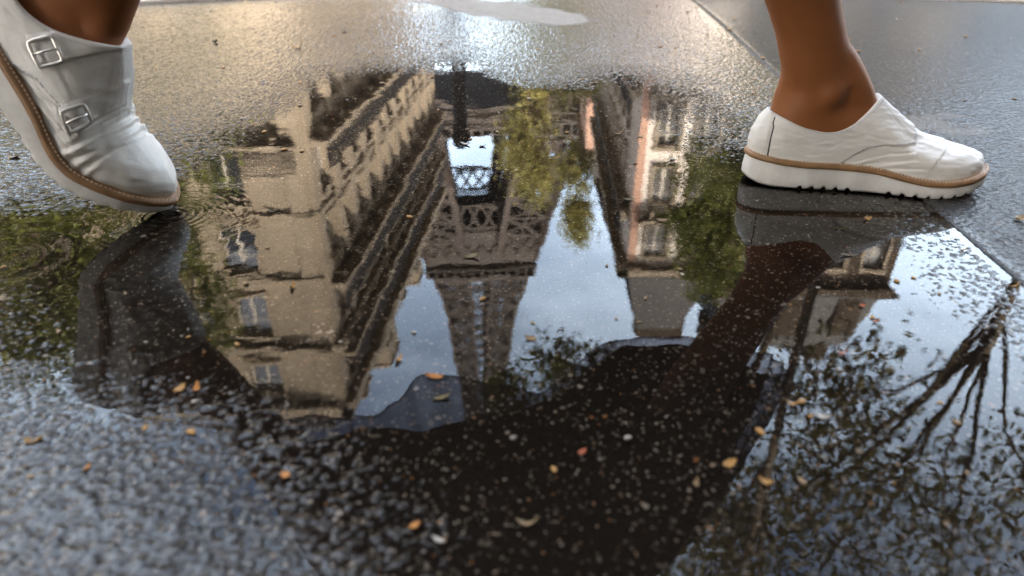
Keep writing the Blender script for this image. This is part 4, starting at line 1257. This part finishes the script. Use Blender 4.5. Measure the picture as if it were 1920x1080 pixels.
tree('street_tree', 'slender yellow green spring tree standing in front of the iron tower', (1.3, 56, 0), (1.3, 56, 15), .35,
     [(1.0, 56, 9, 2.6, 2.5, 3.0), (2.4, 57, 13, 2.4, 2.4, 3.2), (.8, 55.5, 16.5, 2.0, 2.0, 3.2), (1.9, 56, 19.5, 1.8, 1.8, 2.8), (5.5, 56, 11.0, 1.6, 1.6, 2.5), (5.6, 56, 19, 1.3, 1.3, 3.0), (2.3, 56, 5, 2.6, 2.2, 2.6), (6.0, 56, 24, .8, .8, 2.6)], 15000, .20, M['leaf_yellow'], 3, spread=.28)
tree('street_tree', 'bushy fresh green tree in front of the white corner building', (9.6, 30, 0), (9.6, 30, 9), .28,
     [(9.2, 30, 10.0, 1.9, 1.8, 2.0), (10.6, 30, 12.2, 2.0, 1.8, 2.2), (8.8, 30, 13.0, 1.4, 1.4, 1.7), (10.0, 30, 15.0, 1.7, 1.5, 1.6), (11.6, 30, 10.0, 1.6, 1.5, 2.0), (12.6, 30, 13.6, 1.6, 1.5, 1.7), (11.0, 30, 7.6, 1.8, 1.6, 1.3)], 13000, .15, M['leaf_green'], 5, spread=.2)
tree('street_tree', 'thin green tree left of the stone building corner', (-9.6, 19, 0), (-9.7, 19, 6), .2,
     [(-9.2, 19, 6.2, 1.2, 1.2, 1.3), (-10.0, 19, 8.4, 1.5, 1.4, 1.4), (-10.6, 19, 10.4, 1.5, 1.4, 1.5), (-9.9, 19.3, 11.4, .9, .9, 1.5), (-10.8, 19, 12.8, .9, .9, 1.5), (-11.8, 19, 8.0, 1.3, 1.3, 1.6), (-7.7, 19, 4.2, .9, .9, .9)], 3600, .12, M['leaf_green'], 8, spread=.22)
tree('street_tree', 'broad green tree at the far left of the reflection', (-14.5, 19, 0), (-14.2, 19, 5), .25,
     [(-13.2, 19, 6.5, 1.8, 1.6, 1.8), (-15.2, 19, 8.2, 2.0, 1.7, 2.0), (-13.0, 19, 9.8, 1.6, 1.5, 1.5), (-16.6, 19, 6.5, 1.6, 1.6, 2.0), (-14.6, 19, 11.0, 1.5, 1.5, 1.2), (-17.5, 19, 9.5, 1.6, 1.6, 1.6), (-15.6, 19, 12.6, 1.8, 1.6, 1.5), (-18.5, 19, 12.0, 1.8, 1.6, 1.6), (-13, 19, 11.6, 1.5, 1.4, 1.2)], 12000, .14, M['leaf_green'], 9)
tree('plane_tree', 'large olive plane tree spreading dark limbs overhead at the right', (8.3, 9.6, 0), (7.7, 9.2, 6.0), .11,
     [(6.6, 9, 8.8, 1.3, 1.2, 1.2), (5.0, 9, 8.2, 1.2, 1.1, 1.0), (4.2, 8.8, 9.6, 1.2, 1.1, 1.1), (6.4, 8.6, 11.0, 1.4, 1.3, 1.2), (8.0, 8.8, 10.0, 1.2, 1.1, 1.4), (3.2, 8.4, 11.2, 1.3, 1.2, 1.1), (5.0, 8.2, 12.4, 1.4, 1.3, 1.1), (9.2, 8.6, 8.6, 1.1, 1.1, 1.2), (5.6, 9.4, 6.8, .8, .7, .6), (2.3, 8.4, 9.0, .8, .8, .8), (7.4, 8.4, 12.8, 1.3, 1.3, 1.0)], 8500, .088, M['leaf_olive'], 12, spread=.40)
tree('slender_tree', 'thin straight young tree standing before the brick building', (3.55, 7.0, 0), (3.5, 7.0, 8.4), .075,
     [(3.5, 7.0, 8.6, .9, .8, .7), (3.2, 7.0, 7.6, .5, .5, .5), (4.0, 6.9, 9.6, .9, .8, .8)], 1100, .06, M['leaf_olive'], 14, spread=.3, trunk_mid=(3.52, 7.0, 4.2))
tree('overhanging_tree', 'green leafy tree whose drooping boughs hang over the person beside the puddle', (4.0, 9.6, 0), (2.5, 8.0, 9.6), .08,
     [(.9, 9, 6.6, .75, .6, .9), (.2, 9, 7.4, .7, .6, .7), (1.3, 9, 7.2, .6, .5, .8), (-.1, 9.0, 6.6, .35, .35, .45), (1.5, 9, 6.2, .4, .35, .5), (.6, 9, 6.0, .4, .35, .45)], 2600, .07, M['leaf_green'], 17, spread=.24, trunk_mid=(4.3, 9.2, 5.0))

tree('added_shade_tree', 'unseen dense broad tree added over the photographer to deepen the shade', (-5.5, -4.5, 0), (-4.5, -4.0, 6.0), .3,  # added out of view; its crown closes off the overhead sky light
     [(-3, -4, 9, 2.6, 2.6, 1.6), (1, -4.5, 9.5, 2.6, 2.6, 1.6), (4.5, -4, 9.2, 2.4, 2.6, 1.6), (-1, -1.2, 9.8, 2.4, 2., 1.4), (3, -1, 9.6, 2.4, 2., 1.4), (0, -7, 8.5, 2.6, 2.4, 1.8), (6.5, -1.0, 9.0, 2., 2., 1.4)], 9000, .24, M['leaf_olive'], 23, spread=.25)
ft = tree('distant_tree', 'round leafy tree in the row closing the far end of the street', (-24, 120, 0), (-24, 120, 6), .35,
     [(-24, 120, 8, 4.2, 3.5, 4), (-22, 121, 11.5, 3.4, 3, 3), (-27, 120, 10, 3, 3, 3.4), (-21, 119, 6, 3, 3, 3), (-26.5, 119, 5, 3, 3, 2.6)], 4500, .42, M['leaf_green'], 31, spread=.2, group='trees closing the street below the tower')
for k, (x_, y_) in enumerate(((-14, 124), (-4, 119), (6, 123), (16, 120), (26, 125), (-35, 125))):
    c_ = ft.copy(); C.objects.link(c_); c_.location = (x_, y_, 0); c_.rotation_euler = (0, 0, 1.1 * k + .6); sc_ = (1, .88, 1.08, .95, 1.05, .9)[k]; c_.scale = (sc_, sc_, sc_)
    for ch in list(ft.children):
        d_ = ch.copy(); C.objects.link(d_); d_.parent = c_

# ------------------------------------------------------------------ sky, sun, camera
SUN_DIR = Vector((.36, -.66, .74)).normalized()
el = math.asin(SUN_DIR.z); az = math.atan2(SUN_DIR.x, SUN_DIR.y)
w = bpy.data.worlds.new('World'); S.world = w; w.use_nodes = True
nt = w.node_tree; nd = nt.nodes; lk = nt.links; nd.clear()
out = nd.new('ShaderNodeOutputWorld'); bg = nd.new('ShaderNodeBackground'); bg.inputs[1].default_value = .15
sky = nd.new('ShaderNodeTexSky'); sky.sky_type = 'NISHITA'; sky.sun_disc = False; sky.sun_elevation = el; sky.sun_rotation = az; sky.dust_density = 2.0; sky.ozone_density = 1.5
tc = nd.new('ShaderNodeTexCoord')
mp = nd.new('ShaderNodeMapping'); mp.inputs['Scale'].default_value = (1.6, 1.6, 3.2); mp.inputs['Location'].default_value = (.35, .2, .1); lk.new(tc.outputs['Generated'], mp.inputs[0])
nz = nd.new('ShaderNodeTexNoise'); nz.inputs['Scale'].default_value = 1.7; nz.inputs['Detail'].default_value = 7; nz.inputs['Roughness'].default_value = .58; lk.new(mp.outputs[0], nz.inputs['Vector'])
cr_ = nd.new('ShaderNodeValToRGB'); cr_.color_ramp.elements[0].position = .38; cr_.color_ramp.elements[1].position = .62; lk.new(nz.outputs[0], cr_.inputs[0])
cl = nd.new('ShaderNodeMath'); cl.operation = 'MULTIPLY'; cl.inputs[1].default_value = .92; lk.new(cr_.outputs[0], cl.inputs[0])
cl.inputs[1].default_value = .48
sz_ = nd.new('ShaderNodeSeparateXYZ'); lk.new(tc.outputs['Generated'], sz_.inputs[0])
hz_ = nd.new('ShaderNodeMapRange'); hz_.interpolation_type = 'SMOOTHSTEP'; hz_.inputs[1].default_value = .38; hz_.inputs[2].default_value = .74; hz_.inputs[3].default_value = .46; hz_.inputs[4].default_value = .0; lk.new(sz_.outputs[2], hz_.inputs[0])
ad_ = nd.new('ShaderNodeMath'); ad_.operation = 'ADD'; ad_.use_clamp = True; lk.new(cl.outputs[0], ad_.inputs[0]); lk.new(hz_.outputs[0], ad_.inputs[1])
mxs = nd.new('ShaderNodeMix'); mxs.data_type = 'RGBA'; lk.new(ad_.outputs[0], mxs.inputs[0]); lk.new(sky.outputs[0], mxs.inputs[6]); ct_ = nd.new('ShaderNodeMix'); ct_.data_type = 'RGBA'; ct_.inputs[6].default_value = (12.0, 11.2, 10.2, 1); ct_.inputs[7].default_value = (8.9, 10.8, 13.0, 1)
cy_ = nd.new('ShaderNodeMapRange'); cy_.interpolation_type = 'SMOOTHSTEP'; cy_.inputs[1].default_value = .0; cy_.inputs[2].default_value = .75; lk.new(sz_.outputs[1], cy_.inputs[0]); lk.new(cy_.outputs[0], ct_.inputs[0]); lk.new(ct_.outputs[2], mxs.inputs[7])
lk.new(mxs.outputs[2], bg.inputs[0]); lk.new(bg.outputs[0], out.inputs[0])

sl = bpy.data.lights.new('sun', 'SUN'); sl.energy = 4.4; sl.angle = R(.5); sl.color = (1., .91, .78)
so = bpy.data.objects.new('sun', sl); C.objects.link(so); so.rotation_euler = SUN_DIR.to_track_quat('Z', 'Y').to_euler(); so.location = (20, -20, 40)

cam = bpy.data.cameras.new('camera'); cam.sensor_width = 36; cam.lens = 24; cam.clip_start = .02; cam.clip_end = 4000
co = bpy.data.objects.new('camera', cam); C.objects.link(co); co.location = (0, 0, .30); co.rotation_euler = (R(90 - 28.9), 0, 0)
cam.dof.use_dof = True; cam.dof.focus_distance = .92; cam.dof.aperture_fstop = 4.5
S.camera = co
S.view_settings.view_transform = 'Standard'; S.view_settings.look = 'None'; S.view_settings.gamma = 1; S.view_settings.exposure = 2.7
S.cycles.use_denoising = True
try: S.cycles.denoiser = 'OPENIMAGEDENOISE'
except Exception: pass
S.cycles.max_bounces = 5; S.cycles.diffuse_bounces = 2; S.cycles.glossy_bounces = 3; S.cycles.transmission_bounces = 2; S.cycles.transparent_max_bounces = 8
S.cycles.caustics_reflective = False; S.cycles.caustics_refractive = False; S.cycles.sample_clamp_indirect = 6
